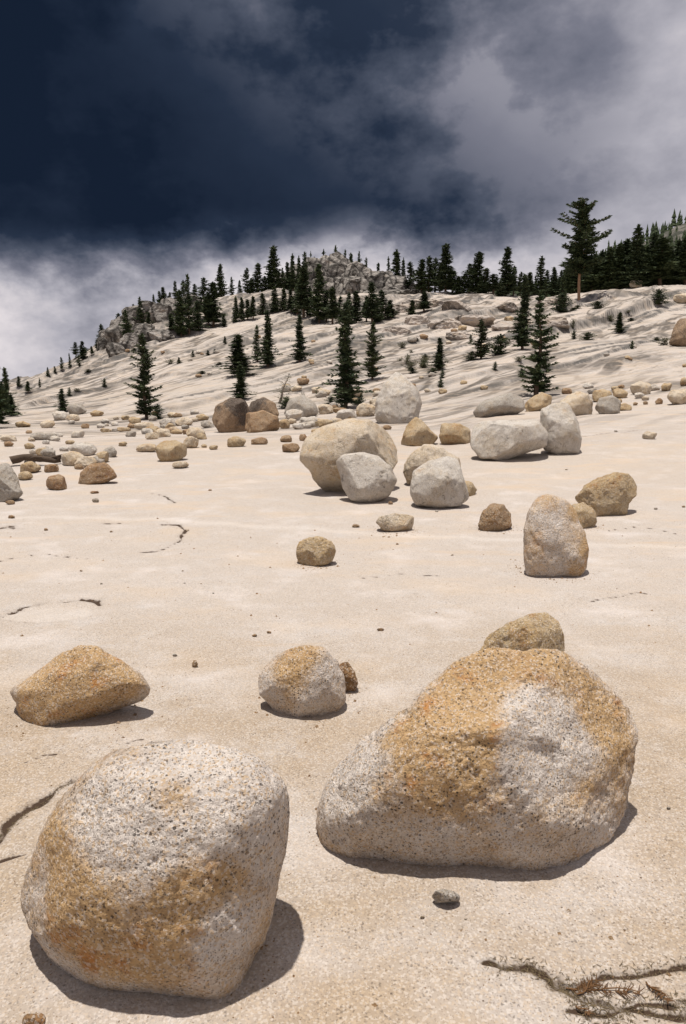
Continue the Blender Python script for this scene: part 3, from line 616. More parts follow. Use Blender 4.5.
SM = [('small round tan rock just right of the grey boulder at the left edge', (20, 461, 41, 474), 'tan'), ('small brown rock at the right end of the dark fallen log', (44, 464, 59, 473), 'brown'),
 ('tan stone below the log, touching the grey boulder at the left edge', (18, 471, 33, 481), 'tan'), ('dark brown round rock between the left edge boulder and the rusty rock', (46, 474, 67, 491), 'brown'),
 ('pale rock right of the fallen log, lowest left of its heap', (61, 451, 84, 467), 'cream'), ('cream rock in the heap above the rusty brown rock', (74, 456, 97, 468), 'cream'),
 ('pale broad rock on top of the heap above the rusty brown rock', (69, 442, 97, 457), 'pale'), ('orange tan rock at the right of the heap above the rusty rock', (95, 451, 109, 464), 'tan'),
 ('grey rock at the far right of the heap above the rusty rock', (103, 446, 117, 459), 'grey'), ('low pale rock between the left heap and the tan wedge shaped rock', (136, 443, 157, 453), 'cream'),
 ('cream rock adjoining the tan wedge shaped rock on its right', (183, 436, 199, 450), 'cream'), ('small flat cream stone below the tan wedge shaped rock', (172, 461, 189, 469), 'cream'),
 ('tiny stone lying alone below the rusty brown rock', (92, 498, 99, 503), 'grey'), ('tiny dark stone at the base of the left edge boulder', (5, 500, 15, 505), 'brown'),
 ('flat grey chip on the slab under the left edge boulder', (8, 515, 15, 519), 'brown'), ('thin dark chip between rusty rock and tiny lone stone', (90, 491, 99, 494), 'brown'),
 ('small stone alone above the heap of pale rocks on the left', (100, 428, 110, 433), 'tan'), ('small tan stone just above the broad pale heap rock', (65, 440, 75, 445), 'tan'),
 ('long low grey rock above the fallen log', (30, 432, 57, 441), 'grey'), ('pale low stone at the left edge above the log', (0, 435, 17, 442), 'cream'), 
 ('rounded pale rock under the small dark pine on the left', (40, 420, 55, 429), 'cream'), ('pale boulder touching the grey one beside the small left pine', (52, 411, 67, 422), 'pale'),
 ('dark grey rounded boulder right of the small left pine', (67, 403, 87, 416), 'grey'), ('small cream rock under the dark grey boulder by the left pine', (66, 414, 80, 422), 'cream'),
 ('tan rock at the far left end of the upper stone row', (15, 421, 31, 428), 'tan'), ('brown stone right of the dark grey boulder by the left pine', (90, 410, 104, 417), 'tan'),
 ('pale rock under the left lone pine, at its left', (134, 422, 154, 430), 'cream'), ('pale rock under the left lone pine, at its right', (159, 418, 176, 428), 'pale'),
 ('cream rock between the left lone pine and the dark pair', (175, 417, 193, 427), 'cream'), ('cream low stone in the second row below the lone left pine', (145, 432, 159, 440), 'cream'),
 ('cream rock at the middle of the second row below the lone left pine', (154, 428, 171, 438), 'cream'), ('tan stone at the right of the second row below the lone left pine', (170, 429, 183, 435), 'tan'),
 ('pale rock touching the left side of the dark pair', (186, 427, 206, 439), 'cream'), ('small tan stone under the pale rock left of the dark pair', (196, 433, 207, 440), 'tan'),
 ('small pale stone on the slope right above the left lone pine base', (167, 412, 178, 418), 'cream'), ('low stone left of the lone left pine', (117, 427, 131, 432), 'tan'),
 ('tiny stone left of the flat tan stones below the dark pair', (201, 444, 207, 448), 'tan'), ('flat tiny tan stone below the left lobe of the dark pair', (209, 445, 218, 450), 'tan'),
 ('tan stone just below the left lobe of the dark pair', (227, 436, 246, 448), 'tan'), ('flat brown stone just below the light brown boulder of the dark pair', (251, 437, 268, 445), 'brown'),
 ('small brown stone left of the biggest cream boulder, upper left of three', (280, 435, 292, 443), 'brown'), ('small brown stone closest to the biggest cream boulder top left', (299, 434, 308, 442), 'brown'),
 ('flat brown stone lowest of three left of the biggest cream boulder', (282, 443, 300, 453), 'brown'),
 ('white rock in front of the grey angular boulder', (285, 409, 303, 422), 'pale'), ('pale block right below the grey angular boulder', (299, 416, 318, 429), 'pale'),
 ('tan flat block under the tall dark pine', (315, 419, 333, 428), 'tan'), ('tan low rock behind the biggest cream boulder', (311, 427, 335, 438), 'tan'),
 ('cream stone up behind the grey angular boulder', (317, 388, 331, 397), 'cream'), ('cream block left under the tall dark pine trunk', (318, 404, 334, 416), 'cream'),
 ('pale block right beneath the tall dark pine', (336, 409, 357, 421), 'pale'), ('pale block between the tall dark pine and tall blunt boulder', (356, 403, 375, 419), 'cream'),
 ('small tan rock wedged right of the light brown boulder', (279, 419, 290, 430), 'tan'), ('tan stone in front of the pale block beneath the dark pine', (336, 420, 350, 429), 'tan'),
 ('tan rock at the left of the right hand row behind the grey one', (592, 389, 613, 402), 'tan'), ('cream rock in the right hand row, between tan and domed rocks', (612, 388, 628, 399), 'tan'),
 ('rounded cream rock at the middle of the right hand row, highest there', (630, 381, 652, 397), 'cream'), ('small tan stone in front of the grey rock of the right hand row', (616, 403, 632, 412), 'tan'),
 ('round tan stone alone near the right end of the row', (661, 383, 672, 392), 'tan'), ('tan stone at the right edge above the pale edge boulder', (680, 377, 692, 387), 'tan'),
 ('pale boulder cut by the right edge at the end of the row', (667, 389, 694, 406), 'cream'), ('very small brown stone left of the pale right edge boulder', (655, 398, 663, 405), 'brown'),
 ('tiny dark pebble right of the small tan stone in the right row', (633, 402, 638, 406), 'brown'), ('tiny dark pebble second right of the small tan stone in the row', (643, 401, 648, 405), 'brown'),
 ('pale pointed pebble alone on the slab below the right hand row', (642, 431, 657, 440), 'cream'), ('pale rounded rock perched on the ledge before the dark right forest', (629, 280, 643, 288), 'cream'),
 ('rounded pale hump of rock at the right edge below the forest', (673, 293, 700, 304), 'cream'), 
 ('small pebble lying alone on the open slab between the two small foreground rocks', (192, 660, 198, 668), 'brown'), ('pale flat lichen ringed pebble under the front edge of the largest boulder', (432, 889, 460, 904), 'grey'),
 ('dark lump at the very bottom left corner below the rounded boulder', (22, 1013, 46, 1032), 'brown'),  # dark brown lump standing in for an unidentified dark spot in the corner
 ('tiny chip of stone left of the top of the squat foreground rock', (252, 634, 257, 637), 'brown'), ('tiny chip of stone above the squat foreground rock', (377, 628, 384, 631), 'brown'),
 ('tiny brown chip on the slab right of the isolated centre stone', (388, 501, 393, 505), 'brown'), ('small brown chip beside the flat pale stone left end', (352, 524, 360, 528), 'brown'),
 ('tiny dark chip left of the long crack curve on the slab', (44, 528, 48, 531), 'brown'), ('tiny reddish chip right of the far left chips', (208, 489, 212, 491), 'brown')]
for lb, bx, mt in SM:
    wpx = bx[2] - bx[0]
    rock('boulder' if wpx >= 14 and bx[1] < 600 else 'stone', lb, B if wpx >= 14 and bx[1] < 600 else ST, bx, mt, 5 if wpx > 12 else 4, 0.85, 2.5, 9, 0.09, 0.14)
# stones scattered on the slope and along the rows: too alike to tell apart singly
rs = np.random.default_rng(99)
ZONES = [((95, 418, 215, 446), 18, 'mid-sized rocks left of the dark pair', 'x', (8, 15)), ((5, 428, 100, 470), 14, 'mid-sized rocks at the far left', 'x', (8, 16)), ((285, 404, 400, 432), 16, 'blocks behind the biggest cream boulder', 'x', (8, 15)), ((520, 385, 686, 404), 10, 'blocks of the right hand row', 'x', (7, 13)),
         ((100, 412, 260, 432), 16, 'small rocks along the left slope foot', 'small pale rock among those strewn along the foot of the left slope', (5, 9)),
         ((5, 424, 130, 448), 12, 'small rocks strewn above the fallen log', 'small tan rock among those strewn above the fallen log on the left', (5, 9)),
         ((285, 385, 380, 425), 22, 'rubble under the tall dark pine', 'small angular block in the rubble under the tall dark pine', (7, 13)),
         ((360, 372, 520, 400), 12, 'rocks on shelf behind long pale boulder', 'small rock among those on the shelf behind the long pale boulder', (5, 10)),
         ((400, 405, 690, 520), 10, 'tiny stones on the open right slab', 'tiny stone lying loose on the open right hand slab', (2.5, 4.5)),
         ((0, 500, 520, 600), 10, 'tiny stones on the open middle slab', 'tiny stone lying loose on the open middle slab', (1.8, 3.2)),
         ((0, 600, 686, 960), 9, 'tiny chips around foreground boulders', 'tiny chip of granite loose on the foreground slab', (2.5, 5)),
         ((560, 340, 690, 372), 5, 'small rocks below the right hand ledge', 'small rock lying below the right hand ledge', (4, 7)),
         ((120, 335, 330, 380), 16, 'small rocks on the upper left slope', 'small rock lying out on the upper left slope', (4, 7)),
         ((400, 312, 560, 350), 16, 'rocks among ledges under right pines', 'small rock among the ledges under the right hand pines', (5, 10))]
def ordinal(n): return '%d%s' % (n, 'th' if 10 <= n % 100 <= 20 else {1: 'st', 2: 'nd', 3: 'rd'}.get(n % 10, 'th'))
for (x0, y0, x1, y1), n, grp, lb, (s0, s1) in ZONES:
    made = []
    for i in range(n):
        px, py, s_ = rs.uniform(x0, x1), rs.uniform(y0, y1), rs.uniform(s0, s1); mt = ['cream', 'tan', 'pale', 'grey', 'brown'][rs.integers(5)] if y0 < 480 else ['brown', 'cream', 'grey'][rs.integers(3)]; sd_ = int(rs.integers(1e6))
        if hit(px, py, height) is None: continue
        o = rock('stone', lb, ST, (px - s_ / 2, py - s_ * 0.62, px + s_ / 2, py), mt, 4 if s_ > 8 else 3, 0.9, 2.5, 8, 0.10, 0.16, group=grp, seed=sd_); made.append((px, s_, mt, o))
    made.sort(key=lambda t: t[0])
    for k, (px, s_, mt, o) in enumerate(made):
        o['label'] = '%s %s stone, %s from left of %s' % ('larger' if s_ > (s0 + s1) / 2 else 'smaller', mt, ordinal(k + 1), grp)
print('rocks done')

# ---------------------------------------------------------------- rocky knob and broken cliffs
def crag_mesh(blocks, seed, seat=False):
    """angular jointed blocks that grow out of the hill as one mass"""
    rg = np.random.default_rng(seed); Vs, Fs = ico(5); AV, AF = [], []; n0 = 0
    for (px, top, wpx, hpx, D) in blocks:
        if seat:
            q_ = hit(px, top + hpx * 0.62, height, 160); D = q_[1] + 0.4 * wpx / F * q_[1] if q_ is not None else D
        zt = EYE[2] + D * row2tan(top); hw = wpx / 2 / F * D; hh = hpx / 2 / F * D; x = (px - CX) / F * D
        W = Vs.copy(); W = np.sign(W) * np.abs(W) ** 0.75
        for i in range(13):
            n = rg.normal(size=3); n[2] *= 0.7; n /= np.linalg.norm(n); d = W @ n; lim = d.max() * rg.uniform(0.6, 0.88)
            W = W - np.outer(np.maximum(d - lim, 0), n)
        W = W * (0.95 / np.abs(W).max(0)); 
        cell = np.round(W * rg.uniform(2.2, 3.2, 3) + rg.uniform(0, 1, 3)); 
        W = W * (1 + 0.05 * (_hash(cell[:, 0].astype(int), cell[:, 1].astype(int), cell[:, 2].astype(int), seed) - 0.5))[:, None] * 1.0
        W = W + Vs * (0.10 * np.abs(fbm(W[:, 0] * 2.6 + n0, W[:, 1] * 2.6, W[:, 2] * 2.6, 4, seed)))[:, None]
        rot = rg.uniform(-0.3, 0.3); X = W[:, 0] * math.cos(rot) - W[:, 2] * math.sin(rot); Z = W[:, 0] * math.sin(rot) + W[:, 2] * math.cos(rot)
        V = np.stack([x + X * hw, D + W[:, 1] * max(hw, hh) * 0.9, Z * hh], 1); V[:, 2] += zt - V[:, 2].max()
        AV.append(V); AF.append(Fs + n0); n0 += len(V)
    return np.concatenate(AV), np.concatenate(AF)
KN = [(340, 256, 56, 60, 152), (322, 259, 44, 50, 149), (355, 263, 44, 50, 148), (303, 265, 38, 46, 150), (376, 271, 40, 44, 149), (288, 273, 30, 40, 150), (395, 276, 34, 40, 147),
      (345, 274, 40, 34, 144), (325, 277, 36, 34, 143), (308, 279, 30, 30, 144), (365, 279, 34, 32, 143), (408, 283, 28, 34, 146), (400, 290, 46, 26, 140), (381, 287, 34, 28, 142), (338, 252, 18, 16, 151), (328, 256, 16, 14, 150), (280, 281, 22, 24, 148), (418, 289, 26, 24, 142)]
V_, F_ = crag_mesh(KN, 3); o = obj('rock_knob', mesh_np('rock_knob', V_, F_, M['crag'], smooth=False)); o['kind'] = 'structure'
CL = [(a, t - 8, w, h + 8, D - 7) for a, t, w, h, D in [(118, 334, 26, 22, 133), (130, 322, 26, 22, 134), (143, 314, 28, 20, 134), (156, 309, 26, 20, 134), (168, 311, 24, 20, 131), (150, 331, 30, 16, 122), (165, 337, 30, 12, 118), (182, 334, 24, 10, 116), (136, 341, 24, 14, 121), (108, 345, 16, 12, 131), (180, 306, 24, 18, 134), (196, 302, 26, 18, 134), (122, 350, 22, 10, 118)]]
V_, F_ = crag_mesh(CL, 5, True); o = obj('broken_cliff', mesh_np('broken_cliff', V_, F_, M['crag'], smooth=False)); o['kind'] = 'structure'
CL = [(a, t - 3, w, h + 4, D - 4) for a, t, w, h, D in [(470, 318, 40, 14, 108), (440, 322, 36, 12, 106), (500, 324, 34, 12, 104), (415, 318, 30, 12, 110), (455, 335, 36, 10, 92), (395, 330, 30, 10, 98), (545, 318, 40, 14, 108), (515, 338, 30, 10, 88), (432, 300, 34, 14, 128), (412, 302, 26, 14, 129), (452, 303, 30, 12, 126), (500, 305, 30, 10, 124), (395, 308, 24, 10, 122), (540, 302, 28, 10, 128)]]
V_, F_ = crag_mesh(CL, 8, True); o = obj('ledge_outcrop', mesh_np('ledge_outcrop', V_, F_, M['ground'], smooth=False)); o['kind'] = 'structure'
# far hillside on the right
def far_hill():
    xs = np.linspace(60, 560, 140); ys = np.linspace(300, 620, 90); X, Y = np.meshgrid(xs, ys)
    crest = np.interp(X / Y * F + CX, [520, 560, 600, 630, 660, 686, 760, 1100], [305, 292, 266, 246, 234, 226, 214, 200])
    zt = 1.6 + 430 * row2tan(crest)
    Z = -20 + (zt + 20) * np.exp(-((Y - 430) / 110) ** 2) + 7 * fbm(X * 0.03, Y * 0.03, 0, 5, 61, 0.55) * ss(zt, 20, 60)
    nx = len(xs); i = np.arange(len(ys) - 1)[:, None] * nx; j = np.arange(nx - 1)[None, :]
    Fc = np.stack([i + j, i + j + 1, i + nx + j + 1, i + nx + j], -1).reshape(-1, 4)
    o = obj('distant_hill', mesh_np('distant_hill', np.stack([X.ravel(), Y.ravel(), Z.ravel()], 1), Fc, M['hill'])); o['kind'] = 'structure'
    return xs, ys, Z
FHX, FHY, FHZ = far_hill()

# ---------------------------------------------------------------- trees (unit height, base at the origin)
def tube(P, r0, r1, n=5):
    P = np.asarray(P, float); k = len(P); V = []
    for i, p in enumerate(P):
        t = P[min(i + 1, k - 1)] - P[max(i - 1, 0)]; t /= np.linalg.norm(t) + 1e-9
        a = np.cross(t, [0.31, 0.2, 0.93] if abs(t[2]) < 0.9 else [1, 0, 0]); a /= np.linalg.norm(a); b = np.cross(t, a); r = r0 + (r1 - r0) * i / (k - 1)
        for j in range(n):
            q = 2 * math.pi * j / n; V.append(p + r * (a * math.cos(q) + b * math.sin(q)))
    Fc = [[i * n + j, i * n + (j + 1) % n, (i + 1) * n + (j + 1) % n, (i + 1) * n + j] for i in range(k - 1) for j in range(n)]
    return V, Fc
def conifer(seed, whorls=26, per=6, width=0.17, start=0.06, droop=-0.12, tufts=7, leaf=0.030, lw=0.010, nl=7, prof=0.9, irr=0.3, trunk_r=0.014, lean=0.0, wood=True, upturn=0.0, shape=None):
    rg = np.random.default_rng(seed); TV, TF = [], []; LV, LT = [], []
    def add(v, f):
        o = len(TV); TV.extend(v); TF.extend([[a + o for a in q] for q in f])
    ax = lambda h: np.array([lean * h + 0.006 * math.sin(h * 9 + seed), 0.006 * math.cos(h * 7 + seed), h])
    add(*tube([ax(h) - (np.array([0, 0, 0.03]) if h == 0 else 0) for h in np.linspace(0, 0.985, 14)], trunk_r, trunk_r * 0.12, 8))
    for i in range(whorls):
        f = (i + rg.uniform(-0.35, 0.35)) / whorls; h = start + (1 - start) * max(0.0, f) * 0.985
        q = (h - start) / (1 - start)
        base = shape(q) if shape else ((1 - q) ** prof * min(1.0, 0.55 + q * 4) - 0.06)
        gap = rg.uniform(1 - irr, 1.1)
        for k in range(per):
            Lb = width * max(base, 0.05) * gap * rg.uniform(1 - irr * 1.2, 1.12)
            if rg.random() < irr * 0.35: Lb *= 0.45
            h = min(0.985, max(start, start + (1 - start) * max(0.0, f + rg.uniform(-0.5, 0.5) / whorls * (0.5 + irr)) * 0.985))
            az_ = rg.uniform(0, 2 * math.pi); dr = droop * (1 - q) + 0.35 * q + rg.uniform(-0.12, 0.12)
            d = np.array([math.cos(az_), math.sin(az_), 0]); o = ax(h)
            pts = [o + d * Lb * t + np.array([0, 0, Lb * (dr * t + upturn * t * t)]) for t in np.linspace(0, 1, 4)]
            if wood: add(*tube(pts, trunk_r * 0.28 * (1 - q * 0.6), 0.0012, 3))
            nt_ = max(2, int(tufts * (0.35 + 0.65 * Lb / width)))
            for t in np.linspace(0.18, 1.0, nt_):
                c = o + d * Lb * t + np.array([0, 0, Lb * (dr * t + upturn * t * t)])
                side = np.array([-d[1], d[0], 0]); spread = leaf * 0.75
                for m in range(nl):
                    dirn = d * rg.uniform(0.2, 1.0) + side * rg.uniform(-1, 1) + np.array([0, 0, rg.uniform(-0.45, 0.55)]); dirn /= np.linalg.norm(dirn)
                    cc = c + side * rg.uniform(-1, 1) * spread * (1.1 - 0.5 * t) + np.array([0, 0, rg.uniform(-0.3, 0.3) * spread])
                    wv = np.cross(dirn, rg.normal(size=3)); wv /= np.linalg.norm(wv) + 1e-9
                    l_ = leaf * rg.uniform(0.6, 1.2) * (1 - 0.6 * q); LV.append(cc - wv * lw * 0.5); LV.append(cc + wv * lw * 0.5); LV.append(cc + dirn * l_ + wv * lw * 0.15)
    # leader
    for m in range(nl * 4):
        dirn = np.array([rg.uniform(-.5, .5), rg.uniform(-.5, .5), 1.0]); dirn /= np.linalg.norm(dirn); cc = ax(rg.uniform(0.93, 0.985)); wv = np.cross(dirn, rg.normal(size=3)); wv /= np.linalg.norm(wv)
        LV += [cc - wv * lw * .5, cc + wv * lw * .5, cc + dirn * leaf * 0.9]
    LV = np.array(LV); LF = np.arange(len(LV)).reshape(-1, 3)
    return (np.array(TV), np.array(TF)), (LV, LF)
PROTO = {}
def proto(key, bark='bark', leafm='needle', **k):
    (tv, tf), (lv, lf) = conifer(**k)
    s = lv[:, :2]; r = np.quantile(np.hypot(lv[:, 0], lv[:, 1]), 0.97)
    PROTO[key] = (mesh_np('trunk', tv, tf, M[bark]), mesh_np('crown', lv, lf, M[leafm], smooth=False), r)
for i in range(4):
    proto('fir%d' % i, seed=10 + i, whorls=32, per=6, width=0.17, start=0.03 + 0.05 * i, tufts=6, leaf=0.050, lw=0.018, nl=7, irr=0.45 + 0.12 * i, droop=-0.25 + 0.12 * i, prof=0.75 + 0.12 * i, trunk_r=0.012, wood=False)
for i in range(3):
    proto('pine%d' % i, seed=30 + i, whorls=18, per=5, width=0.19, start=0.12 + 0.06 * i, droop=0.05, tufts=6, leaf=0.058, lw=0.019, nl=8, irr=0.75, prof=0.6, upturn=0.2, wood=False)
proto('slim', seed=50, whorls=30, per=5, width=0.12, tufts=4, leaf=0.05, lw=0.018, nl=6, irr=0.45, wood=False)
proto('near0', seed=61, whorls=44, per=7, width=0.17, tufts=7, leaf=0.038, lw=0.012, nl=8, irr=0.7, droop=-0.05, prof=0.85)
proto('near1', seed=62, whorls=30, per=6, width=0.17, tufts=8, leaf=0.038, lw=0.013, nl=9, irr=0.7, droop=0.0, upturn=0.25, prof=0.7, leafm='needle_light', shape=lambda q: (0.45 + 1.2 * q) if q < 0.15 else (1.0 - 0.25 * math.sin(q * 16)) * (1 - q) ** 0.55)
proto('tier', seed=63, whorls=21, per=6, width=0.19, start=0.05, tufts=9, leaf=0.034, lw=0.012, nl=11, irr=0.65, droop=-0.02, upturn=0.28, prof=0.85, trunk_r=0.016)
proto('bushy', seed=64, whorls=14, per=8, width=0.5, start=0.0, tufts=7, leaf=0.085, lw=0.028, nl=8, irr=0.5, prof=0.55, upturn=0.3, wood=True, trunk_r=0.03)
proto('bigpine', 'redbark', seed=65, whorls=22, per=8, width=0.235, start=0.28, tufts=10, leaf=0.040, lw=0.014, nl=15, irr=0.7, droop=-0.12, upturn=0.32, trunk_r=0.011,
      shape=lambda q: 0.72 + 0.3 * math.sin(q * 3.0) if q < 0.45 else 1.0 - ((q - 0.45) / 0.55) ** 1.8 * 0.72)
proto('snag', 'dead', 'needle_light', seed=66, whorls=14, per=4, width=0.24, start=0.1, tufts=3, leaf=0.045, lw=0.012, nl=2, irr=0.6, droop=0.35, prof=0.5, trunk_r=0.016)
proto('shrub', 'dead', 'shrub', seed=67, whorls=10, per=8, width=0.9, start=0.0, tufts=6, leaf=0.13, lw=0.05, nl=6, irr=0.5, prof=0.35, upturn=0.6, trunk_r=0.02)
TREES = []
def tree(px, base, top, wpx, key, label=None, group=None, D=None, name='conifer', cat='tree', rot=None, lean=0.0):
    if D is None:
        h = hit(px, base, height, 150)
        if h is None: D = 138.0
        else: D = h[1]
    x = (px - CX) / F * D * 1.0
    # x so that the column matches at this depth
    z = float(height(np.array([x]), np.array([D]))[0])
    for _ in range(3):
        dep = D * math.cos(PITCH) - (z - 1.6) * math.sin(PITCH); x = (px - CX) / F * dep; z = float(height(np.array([x]), np.array([D]))[0])
    H = 1.6 + D * float(row2tan(top)) - z
    if H < 0.25: H = max(H, 0.012 * D)
    me_t, me_c, r = PROTO[key]; dep = D
    sx_ = (wpx * (1.2 if group else 1.1) / 2 / F * dep) / r if wpx else H
    root = bpy.data.objects.new(name, None); C.objects.link(root); root.location = (x, D, z - 0.02); root.scale = (sx_, sx_, H)
    root.rotation_euler = (0, lean, rng.uniform(0, 6.28) if rot is None else rot)
    a = bpy.data.objects.new('trunk', me_t); a.parent = root; C.objects.link(a)
    b = bpy.data.objects.new('crown', me_c); b.parent = root; C.objects.link(b)
    root['category'] = cat
    if label: root['label'] = label
    TREES.append((root, px, group, H * F / D, label)); 
    if group: root['group'] = group
    return root
tree(146, 419, 333, 25, 'near1', 'lone light green young pine with a bushy foot at the foot of the left slope')
tree(63, 412, 388, 13, 'near0', 'small dark pine beside grey boulders at the far left')
tree(239, 376, 334, 30, 'near0', 'broad dark pine on the slope above the dark pair of boulders')
tree(241, 400, 364, 19, 'near0', 'short dark pine directly behind the dark pair of boulders')
tree(268, 367, 309, 17, 'near0', 'tall dense dark fir on the slope, right of the broad dark pine')
tree(257, 362, 325, 10, 'slim', 'slim light pine touching the left of the tall dense fir')
tree(300, 362, 314, 16, 'near0', 'narrow dark fir alone on the slope between tall fir and tall dark pine')
tree(346, 408, 300, 30, 'near0', 'tallest dark pine in the middle, rooted in rubble behind the cream boulder')
tree(372, 380, 322, 19, 'near1', 'light green ragged pine right of the tallest middle pine')
tree(279, 403, 371, 24, 'snag', 'half dead leaning sapling right of the dark pair of boulders', name='dead_sapling', lean=-0.35)
tree(537, 396, 290, 31, 'tier', 'lone young pine with tiered branches behind the upright boulders on the right')
tree(522, 350, 273, 20, 'near0', 'tall dark pine just behind the left of the lone tiered pine')
tree(439, 370, 337, 15, 'near0', 'small conical pine on the shelf above the long pale boulder')
tree(481, 359, 319, 18, 'near1', 'ragged light pine between the small conical pine and the tiered pine')
tree(500, 354, 334, 22, 'bushy', 'low dark bushy conifer left of the tiered pine')
tree(562, 312, 293, 20, 'bushy', 'low dark bushy conifer at the foot of the big pine, left')
tree(562, 305, 275, 9, 'slim', 'thin young fir rising out of the low bushy conifer by the big pine')
tree(579, 300, 200, 40, 'bigpine', 'tallest pine on the skyline with bare orange trunk and layered crown', name='pine_tree')
tree(619, 333, 312, 12, 'near0', 'small pine in front of the streaked right hand ledge')
tree(658, 304, 289, 17, 'bushy', 'small bushy pine on top of the upper right ledge')
for px, b_, t_, lb in [(424, 368, 357, 'low grey green shrub left of the small conical pine'), (411, 370, 362, 'low grey green shrub farthest left on the middle shelf'), (472, 360, 351, 'low shrub at the foot of the ragged light pine'),
                       (597, 309, 301, 'small shrub in the cleft above the streaked ledge'), (664, 345, 338, 'dry grey shrub left of the dark right edge boulder'), (287, 408, 396, 'green shrub in the rubble below the leaning sapling'), (360, 405, 396, 'green shrub at the right foot of the tallest middle pine'),
                       (331, 404, 396, 'green shrub at the left foot of the tallest middle pine'), (158, 419, 404, 'bushy shrub at the right foot of the lone left pine'), (588, 340, 332, 'small shrub under the streaked ledge, left of the small pine')]:
    tree(px, b_, t_, 15, 'shrub' if 'grey' in lb or 'dry' in lb else 'bushy', lb, name='shrub', cat='shrub')
for zone, n, g_ in (((395, 338, 560, 392), 20, 'low shrubs on the middle ledges'), ((30, 345, 220, 402), 10, 'low shrubs on the left slope'), ((560, 300, 686, 352), 9, 'low shrubs on the right ledges'), ((285, 392, 380, 412), 8, 'low shrubs in the rubble')):
    for i in range(n):
        w_ = rs.uniform(4, 10); b_ = rs.uniform(zone[1], zone[3]); tree(rs.uniform(zone[0], zone[2]), b_, b_ - w_ * rs.uniform(0.3, 0.6), w_, ['bushy', 'shrub'][i % 3 == 2], None, g_, name='shrub', cat='shrub')
# left edge group
for px, b_, t_, w_ in [(-3, 428, 336, 24), (8, 414, 367, 12), (12, 416, 394, 12), (3, 408, 383, 14), (-9, 420, 360, 18)]:
    tree(px, b_, t_, w_, 'near0', None, 'dark pines at the left edge')
G1 = 'conifers along the left ridge'; G2 = 'conifers on the shelf left of the rock knob'; G3 = 'conifers below the rock knob'; G4 = 'conifers on top of the rock knob'; G5 = 'conifers right of the rock knob'; G6 = 'tall dark conifers of the right hand belt'; G7 = 'small conifers on the open left slope'
def many(g, lst, keys):
    for i, t in enumerate(lst):
        px, b_, t_, w_ = t[:4]; D = t[4] if len(t) > 4 else None
        tree(px, b_, t_, w_, keys[i % len(keys)], None, g, D)
FK = ['fir0', 'fir1', 'fir2', 'fir3', 'slim']; MK = ['fir1', 'pine0', 'fir3', 'fir0', 'pine1', 'fir2', 'slim', 'pine2']
many(G1, [(19, 387, 376, 5), (40, 388, 378, 4), (28, 393, 381, 6), (48, 376, 367, 4), (62, 371, 357, 4), (55, 373, 366, 3), (70, 367, 353, 3), (76, 358, 342, 7), (83, 360, 341, 9), (79, 367, 355, 7), (92, 355, 346, 4), (102, 347, 324, 11), (97, 350, 340, 5), (111, 340, 330, 5),
           (119, 336, 313, 10), (127, 343, 310, 12), (134, 322, 304, 6), (141, 327, 297, 10), (149, 328, 312, 6), (154, 308, 294, 5), (160, 306, 291, 6), (164, 306, 287, 8), (170, 306, 292, 6), (176, 308, 281, 7), (181, 337, 290, 15), (189, 334, 275, 16), (172, 333, 313, 8), (198, 331, 300, 14), (205, 320, 278, 14), (213, 327, 282, 18), (184, 308, 280, 8), (195, 306, 284, 9), (224, 327, 314, 6), (208, 326, 292, 12)], MK)
many(G2, [(221, 298, 264, 11, 138), (232, 298, 277, 7, 138), (216, 298, 288, 6, 138), (240, 297, 280, 6, 139), (247, 296, 268, 9, 139), (252, 296, 278, 8, 140), (258, 294, 263, 14, 140), (265, 294, 276, 9, 140), (274, 292, 246, 18, 141), (283, 290, 268, 9, 141), (293, 288, 254, 7, 141), (299, 288, 256, 8, 142), (305, 288, 252, 8, 142), (288, 290, 262, 8, 142), (270, 294, 270, 10, 142)], MK)
many(G3, [(236, 322, 296, 8), (242, 321, 297, 8), (248, 320, 299, 8), (253, 320, 296, 8), (263, 315, 293, 10), (275, 312, 286, 12), (284, 311, 288, 10), (291, 312, 289, 9), (303, 318, 266, 17), (297, 314, 284, 10), (310, 316, 286, 12), (319, 323, 264, 17), (326, 322, 290, 12), (333, 324, 287, 13), (340, 322, 296, 10), (349, 324, 292, 12), (356, 323, 291, 15), (372, 323, 282, 15), (366, 322, 296, 10), (382, 320, 290, 15), (377, 322, 298, 10), (390, 318, 300, 12), (412, 321, 300, 10), (424, 312, 292, 12), (260, 356, 349, 3)], FK)
many(G4, [(324, 262, 250, 10, 153), (336, 262, 246, 7, 153), (351, 266, 253, 8, 152), (359, 268, 252, 8, 152), (366, 272, 258, 6, 152), (314, 268, 257, 8, 152), (311, 270, 252, 6, 153), (345, 260, 250, 5, 155)], ['pine0', 'pine1', 'fir2'])
many(G5, [(378, 285, 263, 8, 150), (388, 284, 257, 7, 150), (396, 284, 250, 13, 150), (403, 285, 258, 9, 150), (410, 290, 262, 12, 145), (421, 294, 259, 14, 138), (429, 296, 256, 13, 137), (435, 297, 258, 12, 137), (445, 300, 244, 20, 134), (440, 298, 266, 13, 136), (452, 298, 270, 12, 134), (458, 299, 276, 13, 132), (469, 299, 264, 14, 132), (477, 301, 252, 18, 130), (485, 303, 268, 14, 128), (493, 305, 274, 17, 126), (506, 299, 247, 18, 132), (464, 300, 274, 12, 133), (513, 297, 266, 9, 134), (500, 299, 280, 10, 130), (520, 296, 272, 8, 134), (529, 296, 272, 11, 134), (540, 295, 256, 13, 135), (546, 295, 270, 9, 137), (553, 295, 267, 11, 137), (535, 296, 276, 8, 137)], MK)
